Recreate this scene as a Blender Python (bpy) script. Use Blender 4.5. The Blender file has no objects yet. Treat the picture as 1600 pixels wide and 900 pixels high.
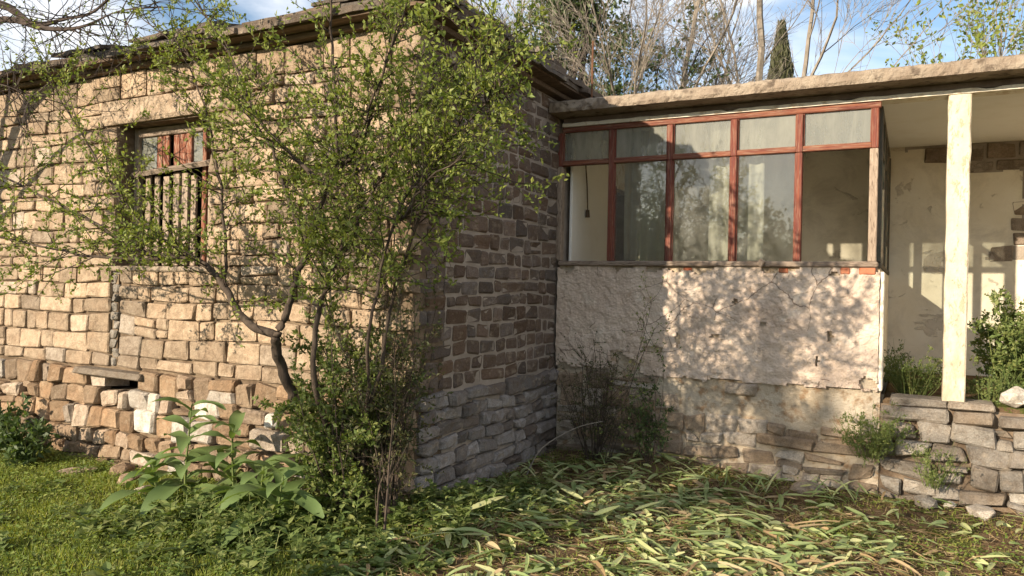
import bpy, bmesh, math, random
from mathutils import Vector, Matrix, noise
random.seed(7)
R = math.radians
scene = bpy.context.scene

# ------------------------------------------------------------------ camera
random.seed(101)
cam_d = bpy.data.cameras.new('camera'); cam = bpy.data.objects.new('camera', cam_d)
scene.collection.objects.link(cam); scene.camera = cam
cam_d.sensor_width = 36; cam_d.lens = 27.0; cam_d.clip_start = 0.05; cam_d.clip_end = 2000
cam.matrix_world = Matrix.Translation((0, 0, 1.5)) @ Matrix.Rotation(R(27.5), 4, 'Z') @ Matrix.Rotation(R(90), 4, 'X') @ Matrix.Rotation(R(1.2), 4, 'Z')

# ------------------------------------------------------------------ sky and sun
random.seed(102)
LIGHT = Vector((0.46, 1.0, -0.355)).normalized()          # direction the sunlight travels
ELEV = math.asin(-LIGHT.z)
AZ = math.atan2(-LIGHT.x, -LIGHT.y)                        # clockwise from +Y
world = bpy.data.worlds.new('World'); scene.world = world; world.use_nodes = True
wn = world.node_tree; wn.nodes.clear()
def wnode(t, **k):
    n = wn.nodes.new(t)
    for a, b in k.items(): setattr(n, a, b)
    return n
sky = wnode('ShaderNodeTexSky', sky_type='NISHITA', sun_disc=False)
sky.sun_elevation = ELEV; sky.sun_rotation = AZ; sky.air_density = 1.0; sky.dust_density = 0.4; sky.ozone_density = 1.6
tc = wnode('ShaderNodeTexCoord')
mp = wnode('ShaderNodeMapping'); mp.inputs['Scale'].default_value = (1.0, 1.0, 2.4); mp.inputs['Location'].default_value = (3.1, 0.4, 1.7)
nz = wnode('ShaderNodeTexNoise'); nz.inputs['Scale'].default_value = 2.1; nz.inputs['Detail'].default_value = 7; nz.inputs['Roughness'].default_value = 0.55; nz.inputs['Distortion'].default_value = 0.5
rp = wnode('ShaderNodeValToRGB'); rp.color_ramp.elements[0].position = 0.40; rp.color_ramp.elements[1].position = 0.62
mx = wnode('ShaderNodeMix', data_type='RGBA'); mx.inputs[7].default_value = (7.0, 7.0, 7.1, 1)
bg = wnode('ShaderNodeBackground'); bg.inputs['Strength'].default_value = 0.098
wo = wnode('ShaderNodeOutputWorld')
L = wn.links.new
L(tc.outputs['Generated'], mp.inputs['Vector']); L(mp.outputs['Vector'], nz.inputs['Vector']); L(nz.outputs['Fac'], rp.inputs['Fac'])
L(rp.outputs['Color'], mx.inputs[0]); L(sky.outputs['Color'], mx.inputs[6]); L(mx.outputs[2], bg.inputs['Color']); L(bg.outputs['Background'], wo.inputs['Surface'])
sun_d = bpy.data.lights.new('sun', 'SUN'); sun_d.energy = 5.0; sun_d.angle = R(0.53); sun_d.color = (1.0, 0.85, 0.66)
sun = bpy.data.objects.new('sun', sun_d); scene.collection.objects.link(sun)
sun.rotation_euler = LIGHT.to_track_quat('-Z', 'Y').to_euler(); sun.location = (-8, -16, 12)

vs = scene.view_settings
vs.view_transform = 'Standard'; vs.look = 'None'; vs.gamma = 1.0; vs.use_curve_mapping = False; vs.exposure = 1.02

# ------------------------------------------------------------------ materials
random.seed(103)
def new_mat(name):
    m = bpy.data.materials.new(name); m.use_nodes = True
    nt = m.node_tree; nt.nodes.clear()
    return m, nt
class N:
    def __init__(s, nt): s.nt = nt
    def n(s, t, inputs=None, **k):
        q = s.nt.nodes.new(t)
        for a, b in k.items(): setattr(q, a, b)
        for a, b in (inputs or {}).items(): s.put(q.inputs[a], b)
        return q
    def put(s, sock, v):
        if hasattr(v, 'is_output'): s.nt.links.new(v, sock)
        else: sock.default_value = v
    def noise(s, scale, detail=4, rough=.55, vec=None, dist=0.0):
        q = s.n('ShaderNodeTexNoise', {'Scale': scale, 'Detail': detail, 'Roughness': rough, 'Distortion': dist})
        if vec is not None: s.put(q.inputs['Vector'], vec)
        return q.outputs['Fac']
    def ramp(s, f, a, b, ca=(0, 0, 0, 1), cb=(1, 1, 1, 1)):
        q = s.n('ShaderNodeValToRGB', {'Fac': f}); e = q.color_ramp.elements
        e[0].position, e[1].position = a, b; e[0].color, e[1].color = ca, cb
        return q.outputs['Color']
    def mix(s, f, a, b, mode='MIX'):
        q = s.n('ShaderNodeMix', data_type='RGBA', blend_type=mode)
        s.put(q.inputs[0], f)
        for i, v in ((6, a), (7, b)):
            s.put(q.inputs[i], v if hasattr(v, 'is_output') else (*v[:3], 1))
        return q.outputs[2]
    def math(s, op, a, b=0.0):
        q = s.n('ShaderNodeMath', operation=op); s.put(q.inputs[0], a); s.put(q.inputs[1], b)
        return q.outputs[0]
    def bump(s, h, strength, dist=.01, normal=None):
        q = s.n('ShaderNodeBump', {'Height': h, 'Strength': strength, 'Distance': dist})
        if normal is not None: s.put(q.inputs['Normal'], normal)
        return q.outputs['Normal']
    def pos(s): return s.n('ShaderNodeNewGeometry').outputs['Position']
    def scaled(s, sc):
        return s.n('ShaderNodeMapping', {'Vector': s.pos(), 'Scale': sc}).outputs['Vector']
    def out(s, sh): s.nt.links.new(sh, s.n('ShaderNodeOutputMaterial').inputs['Surface'])
    def bsdf(s, col, rough=.9, normal=None, spec=.3, **k):
        q = s.n('ShaderNodeBsdfPrincipled'); s.put(q.inputs['Base Color'], col if hasattr(col, 'is_output') else (*col[:3], 1)); s.put(q.inputs['Roughness'], rough)
        q.inputs['Specular IOR Level'].default_value = spec
        if normal is not None: s.put(q.inputs['Normal'], normal)
        return q.outputs['BSDF']
M = {}
def stone_mat(name, tan, orange, grey, white):
    m, nt = new_mat(name); g = N(nt); p = g.pos()
    at = g.n('ShaderNodeAttribute', attribute_name='tone'); sp = g.n('ShaderNodeSeparateColor', {'Color': at.outputs['Color']})
    r, v, w = sp.outputs[0], sp.outputs[1], sp.outputs[2]
    c = g.mix(g.ramp(g.noise(5, 4, .6, p), .35, .7), tan, orange)
    c = g.mix(r, c, grey)
    c = g.mix(w, c, white)
    blot = g.ramp(g.noise(13, 7, .7, p, .5), .44, .60)
    c = g.mix(g.math('MULTIPLY', blot, .42), c, (.17, .115, .07))
    pale = g.ramp(g.noise(9, 3, .6, g.scaled((1.3, 1, 1.7))), .55, .72)
    c = g.mix(g.math('MULTIPLY', pale, .35), c, (.6, .5, .37))
    vv = g.n('ShaderNodeCombineColor', {0: v, 1: v, 2: v}).outputs[0]
    c = g.mix(1.0, c, vv, 'MULTIPLY')
    grain = g.noise(90, 4, .7, p)
    c = g.mix(.6, c, g.ramp(grain, .3, .75, (.45, .45, .45, 1), (1.3, 1.3, 1.3, 1)), 'MULTIPLY')
    nrm = g.bump(grain, .7, .006, g.bump(g.noise(24, 6, .75, p), .9, .035))
    g.out(g.bsdf(c, .95, nrm, .15)); M[name] = m
stone_mat('sandstone', (.55, .425, .30), (.50, .355, .235), (.28, .225, .17), (.70, .62, .53))
stone_mat('rubble', (.41, .29, .185), (.38, .235, .135), (.25, .20, .15), (.78, .73, .65))
stone_mat('shaded_side_stone', (.185, .13, .095), (.18, .115, .08), (.15, .135, .125), (.40, .37, .35))  # brown stone, albedo lowered to deepen the side wall's shade
stone_mat('porch_stone', (.36, .28, .21), (.33, .24, .17), (.30, .27, .24), (.5, .46, .42))
stone_mat('grey_stone', (.36, .30, .235), (.38, .27, .17), (.30, .275, .24), (.66, .61, .53))
stone_mat('base_stone', (.44, .34, .245), (.42, .29, .18), (.32, .27, .21), (.66, .59, .50))
stone_mat('slab_stone', (.17, .135, .105), (.19, .13, .09), (.11, .10, .09), (.3, .28, .25))

def simple(name, c1, c2, scale=6, rough=.9, b=.5, bs=40, spec=.2, stretch=None, c3=None, bd=.01, lo=.38, hi=.64):
    m, nt = new_mat(name); g = N(nt); p = g.scaled(stretch) if stretch else g.pos()
    c = g.mix(g.ramp(g.noise(scale, 6, .62, p), lo, hi), c1, c2)
    if c3: c = g.mix(g.ramp(g.noise(scale * 2.7, 5, .6, p), .52, .66), c, c3)
    h = g.noise(bs, 6, .7, p)
    g.out(g.bsdf(c, rough, g.bump(h, b, bd), spec)); M[name] = m
simple('mortar', (.10, .07, .045), (.22, .165, .11), 7, b=.8, bd=.02)
simple('dark_mortar', (.13, .09, .06), (.22, .17, .12), 7, b=.8, bd=.02)
simple('pale_mortar', (.29, .245, .20), (.38, .325, .27), 5, b=.8, bd=.02)
simple('base_mortar', (.47, .38, .27), (.58, .50, .39), 4, b=1, bd=.03, bs=28, c3=(.33, .22, .13))
simple('concrete', (.27, .21, .155), (.38, .315, .24), 5, b=1, bd=.025, bs=45, c3=(.15, .115, .085))
simple('white_wash', (.82, .80, .74), (.76, .73, .65), 3, b=.3, bs=30, lo=.5, hi=.75)
simple('shaded_concrete', (.15, .115, .09), (.22, .175, .14), 5, b=.8, bs=30)
simple('white_paint', (.74, .69, .58), (.64, .57, .44), 5, b=.5, bs=30, c3=(.52, .42, .30), lo=.5, hi=.75)
simple('soffit', (.30, .27, .23), (.40, .36, .30), 3)
def column_mat():
    m, nt = new_mat('column_paint'); g = N(nt); p = g.pos(); q = g.scaled((1.5, 1.5, .6))
    c = g.mix(g.ramp(g.noise(5, 6, .65, q), .45, .7), (.58, .53, .41), (.49, .43, .32))
    fl = g.ramp(g.noise(14, 6, .7, q, .4), .56, .60)
    c = g.mix(g.math('MULTIPLY', fl, .8), c, (.42, .31, .20))
    z = g.n('ShaderNodeSeparateXYZ', {0: p}).outputs[2]
    dirt = g.math('MULTIPLY', g.n('ShaderNodeMapRange', {0: z, 1: .65, 2: 2.3, 3: 1.0, 4: .15}).outputs[0], g.ramp(g.noise(9, 6, .7, q), .35, .65))
    c = g.mix(dirt, c, (.36, .28, .19))
    g.out(g.bsdf(c, .9, g.bump(fl, .5, .01, g.bump(g.noise(40, 6, .7, p), .6, .012)), .15)); M['column_paint'] = m
column_mat()
simple('red_wood', (.105, .024, .018), (.20, .055, .028), 7, .6, .5, 60, .3, (11, 11, .45), (.24, .15, .10))
simple('red_rail', (.11, .028, .020), (.24, .085, .042), 7, .6, .5, 60, .3, (.45, 11, 11), (.27, .18, .12))
simple('grey_wood', (.26, .20, .15), (.38, .30, .23), 8, .85, .6, 50, .15, (6, 6, .7), (.12, .085, .06))
simple('grey_rail', (.20, .155, .12), (.34, .27, .21), 8, .85, .6, 50, .15, (.7, 6, 6), (.12, .085, .06))
simple('red_plank', (.15, .045, .028), (.24, .10, .055), 8, .75, .6, 50, .15, (6, 6, .6), (.38, .29, .22))
simple('green_wood', (.08, .085, .065), (.15, .12, .09), 8, .75, .6, 50, .2, (6, 6, .7), (.2, .15, .1))
simple('beam_wood', (.12, .085, .06), (.20, .145, .10), 6, .9, .8, 40, .1, (.8, 6, 6))
simple('brick', (.42, .13, .07), (.36, .16, .09), 12, b=.6)
simple('bark', (.05, .038, .03), (.10, .078, .06), 14, .9, .8, 60, .1, (2, 2, .6))
simple('pale_bark', (.27, .235, .195), (.17, .145, .115), 7, .9, .6, 40, .1, (2, 2, .6))
simple('dark_bark', (.05, .04, .035), (.09, .07, .06), 9, .9, .6, 40, .1)
simple('rust', (.17, .08, .04), (.10, .05, .03), 9, .9)
simple('dark_void', (.02, .017, .013), (.03, .025, .02), 3)  # near-black colour standing in for the unlit depth behind openings
def cloth():
    m, nt = new_mat('cloth'); g = N(nt)
    c = g.mix(g.ramp(g.noise(3, 4, .6, g.pos()), .4, .6), (.66, .63, .54), (.56, .53, .45))
    t = g.n('ShaderNodeBsdfTranslucent', {'Color': c}).outputs[0]
    g.out(g.n('ShaderNodeMixShader', {0: .45, 1: g.bsdf(c, .95, None, .05), 2: t}).outputs[0]); M['cloth'] = m
cloth()
simple('cream_floor', (.56, .50, .41), (.62, .55, .45), 5)

def plaster_inside():
    m, nt = new_mat('inner_plaster'); g = N(nt); p = g.pos()
    c = g.mix(g.ramp(g.noise(1.6, 5, .6, p), .4, .62), (.80, .73, .60), (.72, .64, .50))
    st = g.ramp(g.noise(1.9, 7, .72, p, .8), .47, .66)
    c = g.mix(g.math('MULTIPLY', st, .42), c, (.40, .34, .265))
    pe = g.ramp(g.noise(2.3, 7, .68, g.scaled((1, 1, 1.3)), .8), .60, .63)
    c = g.mix(g.math('MULTIPLY', pe, .6), c, (.50, .43, .35))
    g.out(g.bsdf(c, .95, g.bump(g.noise(30, 5, .7, p), .4, .01, g.bump(pe, .6, .02)), .1)); M['inner_plaster'] = m
plaster_inside()
def roughcast():
    m, nt = new_mat('roughcast'); g = N(nt); p = g.pos()
    c = g.mix(g.ramp(g.noise(2.2, 5, .6, p), .36, .66), (.68, .56, .455), (.59, .465, .37))
    dk = g.ramp(g.noise(11, 5, .7, p), .60, .70)
    c = g.mix(g.math('MULTIPLY', dk, .5), c, (.35, .24, .17))
    wh = g.ramp(g.noise(6, 4, .6, p, .5), .58, .68)
    c = g.mix(g.math('MULTIPLY', wh, .55), c, (.70, .62, .52))
    damp = g.ramp(g.noise(2.4, 6, .65, g.scaled((2.2, 1, .55)), .3), .52, .68)
    c = g.mix(g.math('MULTIPLY', damp, .45), c, (.40, .31, .235))
    wp = g.mix(.16, p, g.n('ShaderNodeTexNoise', {'Vector': p, 'Scale': 3.0, 'Detail': 5.0}).outputs['Color'])
    cr = g.n('ShaderNodeTexVoronoi', {'Vector': wp, 'Scale': 2.3}, feature='DISTANCE_TO_EDGE').outputs['Distance']
    crk = g.math('MULTIPLY', g.math('LESS_THAN', cr, .006), g.math('GREATER_THAN', g.noise(1.7, 2, .5, p), .52))
    c = g.mix(g.math('MULTIPLY', crk, .7), c, (.16, .11, .08))
    h = g.noise(26, 6, .72, p)
    v = g.n('ShaderNodeTexVoronoi', {'Vector': p, 'Scale': 38.0}).outputs['Distance']
    g.out(g.bsdf(c, .95, g.bump(v, .5, .012, g.bump(h, .9, .03)), .1)); M['roughcast'] = m
roughcast()
def glass(name, dust, dustcol):
    m, nt = new_mat(name); g = N(nt); p = g.pos()
    tr = g.n('ShaderNodeBsdfTransparent', {'Color': (.93, .95, .93, 1)}).outputs[0]
    gl = g.n('ShaderNodeBsdfGlossy', {'Color': (.95, .97, 1, 1), 'Roughness': .015}).outputs[0]
    fr = g.n('ShaderNodeFresnel', {'IOR': 1.6}).outputs[0]
    a = g.n('ShaderNodeMixShader', {0: g.math('ADD', fr, .005), 1: tr, 2: gl}).outputs[0]
    df = g.n('ShaderNodeBsdfDiffuse', {'Color': (*dustcol, 1)}).outputs[0]
    tl = g.n('ShaderNodeBsdfTranslucent', {'Color': (*dustcol, 1)}).outputs[0]
    d2 = g.n('ShaderNodeMixShader', {0: .5, 1: df, 2: tl}).outputs[0]
    dn = g.noise(3.0, 7, .68, g.scaled((2.2, 2.2, .5)), .4)
    f = g.math('MULTIPLY', g.n('ShaderNodeMapRange', {0: dn, 1: .25, 2: .75, 3: .45, 4: 1.5}).outputs[0], dust)
    g.out(g.n('ShaderNodeMixShader', {0: f, 1: a, 2: d2}).outputs[0]); M[name] = m
glass('dusty_glass', .42, (.50, .50, .44))
glass('clear_glass', .11, (.52, .52, .48))
glass('side_glass', .06, (.30, .32, .28))
def leafmat(name, c1, c2, c3, scale=2.5, tl=.35, rough=.55):
    m, nt = new_mat(name); g = N(nt); p = g.pos()
    rnd = g.n('ShaderNodeNewGeometry').outputs['Random Per Island']
    c = g.mix(g.ramp(g.noise(scale, 3, .6, p), .35, .65), c1, c2)
    c = g.mix(g.ramp(rnd, .45, 1.0), c, c3)
    d = g.bsdf(c, rough, None, .35)
    t = g.n('ShaderNodeBsdfTranslucent', {'Color': g.mix(1.0, c, (1.3, 1.35, .6), 'MULTIPLY')}).outputs[0]
    g.out(g.n('ShaderNodeMixShader', {0: tl, 1: d, 2: t}).outputs[0]); M[name] = m
leafmat('plum_leaf', (.12, .165, .03), (.175, .215, .04), (.27, .29, .07))
leafmat('shrub_leaf', (.085, .125, .03), (.12, .16, .038), (.20, .22, .065))
leafmat('dull_leaf', (.060, .075, .028), (.09, .10, .04), (.13, .11, .05))
leafmat('evergreen_leaf', (.06, .09, .04), (.09, .125, .05), (.14, .175, .08))
leafmat('cypress_leaf', (.045, .05, .022), (.065, .07, .03), (.085, .085, .04), tl=.1)
leafmat('dark_weed', (.045, .075, .025), (.065, .10, .03), (.10, .15, .05))
leafmat('weed', (.105, .155, .045), (.15, .195, .055), (.24, .26, .09))
leafmat('dock_leaf', (.11, .175, .055), (.145, .21, .07), (.19, .25, .095), tl=.35)
leafmat('iris_leaf', (.20, .27, .095), (.30, .355, .16), (.50, .50, .25), scale=6, tl=.25, rough=.45)
leafmat('dry_leaf', (.26, .17, .085), (.34, .245, .13), (.42, .33, .19), tl=.15)
leafmat('grass_blade', (.15, .21, .034), (.21, .25, .045), (.30, .29, .075), tl=.4, scale=1.6)
leafmat('clover', (.13, .20, .04), (.19, .245, .05), (.28, .30, .075), tl=.35)
def ground_mat():
    m, nt = new_mat('soil'); g = N(nt); p = g.pos()
    soil = g.mix(g.ramp(g.noise(5, 6, .65, p), .35, .65), (.115, .072, .042), (.21, .145, .085))
    moss = g.mix(g.ramp(g.noise(9, 5, .65, p), .35, .65), (.07, .10, .022), (.13, .145, .035))
    x = g.n('ShaderNodeSeparateXYZ', {0: p}).outputs
    lf = g.n('ShaderNodeMapRange', {0: g.math('ADD', x[0], g.math('MULTIPLY', x[1], .35)), 1: -2.0, 2: -.9, 3: .85, 4: .48}).outputs[0]
    f = g.math('GREATER_THAN', g.math('ADD', g.noise(2.2, 6, .7, p), g.math('SUBTRACT', lf, .5)), .52)
    c = g.mix(g.math('MULTIPLY', f, .85), soil, moss)
    g.out(g.bsdf(c, .98, g.bump(g.noise(45, 6, .75, p), 1, .03, g.bump(g.noise(9, 5, .7, p), .7, .06)), .05)); M['soil'] = m
ground_mat()

# ------------------------------------------------------------------ builders
random.seed(104)
COL = scene.collection
class MB:
    def __init__(s): s.v = []; s.f = []; s.t = []
    def add(s, vs, fs, tone=None):
        o = len(s.v); s.v.extend([tuple(v) for v in vs]); s.f.extend([tuple(i + o for i in f) for f in fs])
        s.t.extend([tone or (0, 1, 0)] * len(vs))
    def box(s, a, b, jit=0, tone=None):
        vs = []
        for i in range(8):
            q = [(b if (i >> k) & 1 else a)[k] + random.uniform(-jit, jit) for k in range(3)]
            vs.append(q)
        s.add(vs, [(0, 2, 3, 1), (4, 5, 7, 6), (0, 1, 5, 4), (2, 6, 7, 3), (0, 4, 6, 2), (1, 3, 7, 5)], tone)
    def bevbox(s, a, b, bev=.006, tone=None):
        a, b = Vector(a), Vector(b); vs = []; fs = []
        # chamfered box: 24 vertices
        idx = {}
        for i in range(8):
            sg = [(i >> k) & 1 for k in range(3)]
            for ax in range(3):
                q = [(b[k] - (0 if k == ax else bev)) if sg[k] else (a[k] + (0 if k == ax else bev)) for k in range(3)]
                idx[(i, ax)] = len(vs); vs.append(q)
        for ax in range(3):
            o = [k for k in range(3) if k != ax]
            for sd in (0, 1):
                c = [(sd << ax), (sd << ax) | (1 << o[0]), (sd << ax) | (1 << o[0]) | (1 << o[1]), (sd << ax) | (1 << o[1])]
                fs.append([idx[(i, ax)] for i in c])
        for ax in range(3):
            o = [k for k in range(3) if k != ax]
            for s0 in (0, 1):
                for s1 in (0, 1):
                    base = (s0 << o[0]) | (s1 << o[1]); i, j = base, base | (1 << ax)
                    fs.append([idx[(i, o[0])], idx[(j, o[0])], idx[(j, o[1])], idx[(i, o[1])]])
        for i in range(8): fs.append([idx[(i, k)] for k in range(3)])
        s.add(vs, fs, tone)
    def tube(s, pts, rad, n=5, cap=True):
        pts = [Vector(p) for p in pts]; o = len(s.v); up = Vector((.31, .17, .93)); m = len(pts)
        for i, p in enumerate(pts):
            d = (pts[min(i + 1, m - 1)] - pts[max(i - 1, 0)]).normalized()
            a = d.cross(up)
            if a.length < .05: a = d.cross(Vector((1, 0, 0)))
            a.normalize(); b = d.cross(a); r = rad[i] if hasattr(rad, '__len__') else rad
            for k in range(n):
                t = 2 * math.pi * k / n; s.v.append(tuple(p + a * (r * math.cos(t)) + b * (r * math.sin(t)))); s.t.append((0, 1, 0))
        for i in range(m - 1):
            for k in range(n):
                k2 = (k + 1) % n; s.f.append((o + i * n + k, o + i * n + k2, o + (i + 1) * n + k2, o + (i + 1) * n + k))
        if cap: s.f.append(tuple(o + k for k in range(n))[::-1]); s.f.append(tuple(o + (m - 1) * n + k for k in range(n)))
    def leaf(s, p, d, nrm, ln, w, fold=.2):
        d = d.normalized(); sd = d.cross(nrm)
        if sd.length < 1e-4: sd = d.cross(Vector((.3, .8, .5)))
        sd.normalize(); up = sd.cross(d)
        m = p + d * (ln * .45)
        s.add([p, m + sd * w * .5 + up * w * fold, p + d * ln, m - sd * w * .5 + up * w * fold], [(0, 1, 2, 3)])
    def blade(s, p, d, nrm, ln, w, segs=3, droop=.3, tip=.1):
        """long curved leaf: a strip of quads that narrows to its tip, slightly folded"""
        d = d.normalized(); sd = d.cross(nrm)
        if sd.length < 1e-4: sd = Vector((1, 0, 0))
        sd.normalize(); up_ = sd.cross(d); bend = random.uniform(-.1, .1); q = Vector(p); vs = []; fs = []; dd = d.copy()
        for i in range(segs + 1):
            t = i / segs; ww = w * (min(1, .35 + 2.2 * t) * (1 - t) ** .55 + tip * t) * .5
            vs += [q + sd * ww, q - up_ * ww * .45, q - sd * ww]
            dd = (dd + Vector((0, 0, -droop / segs)) + sd * bend).normalized(); q = q + dd * (ln / segs)
        for i in range(segs):
            for k in (0, 1): fs.append((3 * i + k, 3 * i + k + 1, 3 * i + k + 4, 3 * i + k + 3))
        s.add(vs, fs)
    def build(s, name, mat, parent=None, smooth=False, origin=None, tone=False):
        me = bpy.data.meshes.new(name); o = Vector(origin) if origin is not None else Vector((0, 0, 0))
        me.from_pydata([tuple(Vector(v) - o) for v in s.v] if origin is not None else s.v, [], s.f)
        if tone:
            at = me.color_attributes.new('tone', 'FLOAT_COLOR', 'POINT')
            at.data.foreach_set('color', [c for t in s.t for c in (*t, 1.0)])
        me.materials.append(M[mat])
        if smooth: me.polygons.foreach_set('use_smooth', [True] * len(me.polygons))
        me.update()
        return link(name, me, parent, o)
def link(name, me, parent=None, loc=(0, 0, 0)):
    ob = bpy.data.objects.new(name, me); COL.objects.link(ob); ob.parent = parent
    loc = Vector(loc)
    if parent is not None:
        p = parent
        while p is not None: loc = loc - Vector(p.location); p = p.parent
    ob.location = loc
    return ob
def tag(o, label=None, cat=None, group=None, kind=None):
    if label: o['label'] = label
    if cat: o['category'] = cat
    if group: o['group'] = group
    if kind: o['kind'] = kind
    return o
def empty(name, loc, label, cat, group=None):
    o = bpy.data.objects.new(name, None); COL.objects.link(o); o.location = loc; o.empty_display_size = .1
    return tag(o, label, cat, group)
def bx(name, a, b, mat, parent, bev=.006):
    m = MB(); m.bevbox(a, b, bev); c = [(x + y) / 2 for x, y in zip(a, b)]
    return m.build(name, mat, parent, origin=c)
U = random.uniform
def nz3(x, y, z=0.0): return noise.noise(Vector((x, y, z)))
def rdir(): 
    while True:
        v = Vector((U(-1, 1), U(-1, 1), U(-1, 1)))
        if .05 < v.length < 1: return v.normalized()

# ------------------------------------------------------------------ main dimensions (metres)
random.seed(105)
XC, YF = -3.223, 4.635         # corner of the stone house, its front wall plane
XL = -9.6                      # far left end of the house
YA = 7.153                     # front plane of the annex
YB = 9.9                       # back wall of the porch
XW = -0.24                     # right end of the glazed part
WT = 3.41                      # wall top of the house

# ------------------------------------------------------------------ ground
random.seed(106)
def gz(x, y):
    z = -.17 + .05 * nz3(x * .6, y * .6, 3) + .022 * nz3(x * 2.3, y * 2.3, 5)
    z += .13 * math.exp(-((x + 3.2) ** 2 / .9 + (y - 4.5) ** 2 / .35))
    if y > 4: z += .10 * math.exp(-((y - 7.0) ** 2 / .6 + (x + 2.2) ** 2 / 1.6))
    return z
m = MB(); nx, ny = 120, 110
xs = [-11 + 15 * i / nx for i in range(nx + 1)]; ys = [-3 + 14 * j / ny for j in range(ny + 1)]
for e in (20, 60, 250): xs = [-11 - e] + xs + [4 + e]; ys = [-3 - e] + ys + [11 + e]
for y in ys:
    for x in xs: m.v.append((x, y, gz(x, y) + (0.006 * nz3(x * 9, y * 9, 1)))); m.t.append((0, 1, 0))
W_ = len(xs)
for j in range(len(ys) - 1):
    for i in range(W_ - 1): m.f.append((j * W_ + i, j * W_ + i + 1, (j + 1) * W_ + i + 1, (j + 1) * W_ + i))
tag(m.build('ground', 'soil', smooth=True), 'uneven brown soil and moss in front of the house', kind='structure')

# ------------------------------------------------------------------ stonework
random.seed(107)
def stone(corners, d, frame, tone, back=.06, rough=.012, rnd=.35, nu=4, nv=3, bevel=.03, tilt=.012):
    """one stone: an irregular quad (u,z)x4 counter-clockwise, proud by d; frame(u,z,d) -> point"""
    c = [Vector((a, b)) for a, b in corners]; vs = []; fs = []; sd = U(0, 90)
    size = min((c[1] - c[0]).length, (c[3] - c[0]).length)
    bev = min(bevel, size * .16)
    tu, tv = U(-tilt, tilt), U(-tilt, tilt)
    us = [0] + [i / nu for i in range(1, nu)] + [1]; vv = [0] + [j / nv for j in range(1, nv)] + [1]
    wu = bev / max((c[1] - c[0]).length, .02); wv = bev / max((c[3] - c[0]).length, .02)
    us[1] = min(us[1], wu * 1.2); us[-2] = max(us[-2], 1 - wu * 1.2); vv[1] = min(vv[1], wv * 1.2); vv[-2] = max(vv[-2], 1 - wv * 1.2)
    for j, b in enumerate(vv):
        for i, a in enumerate(us):
            p = c[0] * (1 - a) * (1 - b) + c[1] * a * (1 - b) + c[2] * a * b + c[3] * (1 - a) * b
            edge = (i in (0, nu)) + (j in (0, nv))
            dd = d + tu * (a - .5) * 2 + tv * (b - .5) * 2 + rough * nz3(p.x * 11 + sd, p.y * 11, sd)
            if edge: dd = d * (1 - rnd * (1 if edge == 1 else 1.9)) + rough * .4 * nz3(p.x * 9, p.y * 9 + sd, sd)
            if edge == 2:
                ctr = (c[0] + c[1] + c[2] + c[3]) / 4; p = p + (ctr - p).normalized() * bev * .45
            vs.append(frame(p.x, p.y, dd))
    w = nu + 1
    for j in range(nv):
        for i in range(nu): fs.append((j * w + i, j * w + i + 1, (j + 1) * w + i + 1, (j + 1) * w + i))
    ring = [i for i in range(w)] + [j * w + nu for j in range(1, nv + 1)] + [nv * w + i for i in range(nu - 1, -1, -1)] + [j * w for j in range(nv - 1, 0, -1)]
    o = len(vs)
    for k in ring:
        i, j = k % w, k // w; a, b = us[i], vv[j]
        p = c[0] * (1 - a) * (1 - b) + c[1] * a * (1 - b) + c[2] * a * b + c[3] * (1 - a) * b
        vs.append(frame(p.x, p.y, -back))
    n = len(ring)
    for k in range(n): fs.append((ring[k], o + k, o + (k + 1) % n, ring[(k + 1) % n]))
    return vs, fs, tone
def courses(u0, u1, z0, z1, ch, cw, holes=(), gap=.012, jit=.008, quoin=None, warp=.015, split=.1, seed=0):
    """rows of stones as quads, keeping clear of the holes (ua,ub,za,zb)"""
    out = []; z = z0; k = 0
    zs = [z0]
    while zs[-1] < z1 - ch[0] * .6: zs.append(zs[-1] + U(*ch))
    f = (z1 - z0) / (zs[-1] - z0); zs = [z0 + (q - z0) * f for q in zs]
    for h in holes:                                   # let a bed joint meet each hole's sill and head
        for q in (h[2], h[3]):
            if z0 < q < z1:
                i = min(range(1, len(zs) - 1), key=lambda i: abs(zs[i] - q)) if len(zs) > 2 else None
                if i and abs(zs[i] - q) < ch[1] * .55: zs[i] = q
    def wz(u, zz):
        e = min(1, (zz - z0) / .15, (z1 - zz) / .15) if z1 - z0 > .3 else 0
        return zz + warp * max(e, 0) * nz3(u * 1.1 + seed, zz * 2.1, seed + 2.5)
    for k in range(len(zs) - 1):
        a, b = zs[k], zs[k + 1]
        iv = [(u0, u1)]
        if quoin: iv = [quoin(k, u0, u1)]
        for h in holes:
            if min(b, h[3]) - max(a, h[2]) > (b - a) * .25:
                iv = [q for s, e in iv for q in ((s, min(e, h[0])), (max(s, h[1]), e)) if q[1] - q[0] > .05]
        for s, e in iv:
            us = [s]
            while us[-1] < e - cw[0] * .7: us.append(us[-1] + U(*cw) * (1 if random.random() > .2 else 1.45))
            if len(us) > 1:
                f = (e - s) / (us[-1] - s); us = [s + (q - s) * f for q in us]
            else: us = [s, e]
            J = lambda: U(-jit, jit)
            for i in range(len(us) - 1):
                l, r = us[i], us[i + 1]; g = gap * .5
                parts = [(a, b)]
                if random.random() < split and b - a > .14 and r - l > .12:
                    q = a + (b - a) * U(.4, .6); parts = [(a, q), (q, b)]
                for aa, bb in parts:
                    out.append([(l + g + J(), wz(l, aa) + g + J()), (r - g + J(), wz(r, aa) + g + J()), (r - g + J(), wz(r, bb) - g + J()), (l + g + J(), wz(l, bb) - g + J())])
    return out
from bpy_extras.object_utils import world_to_camera_view
bpy.context.view_layer.update()
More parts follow.
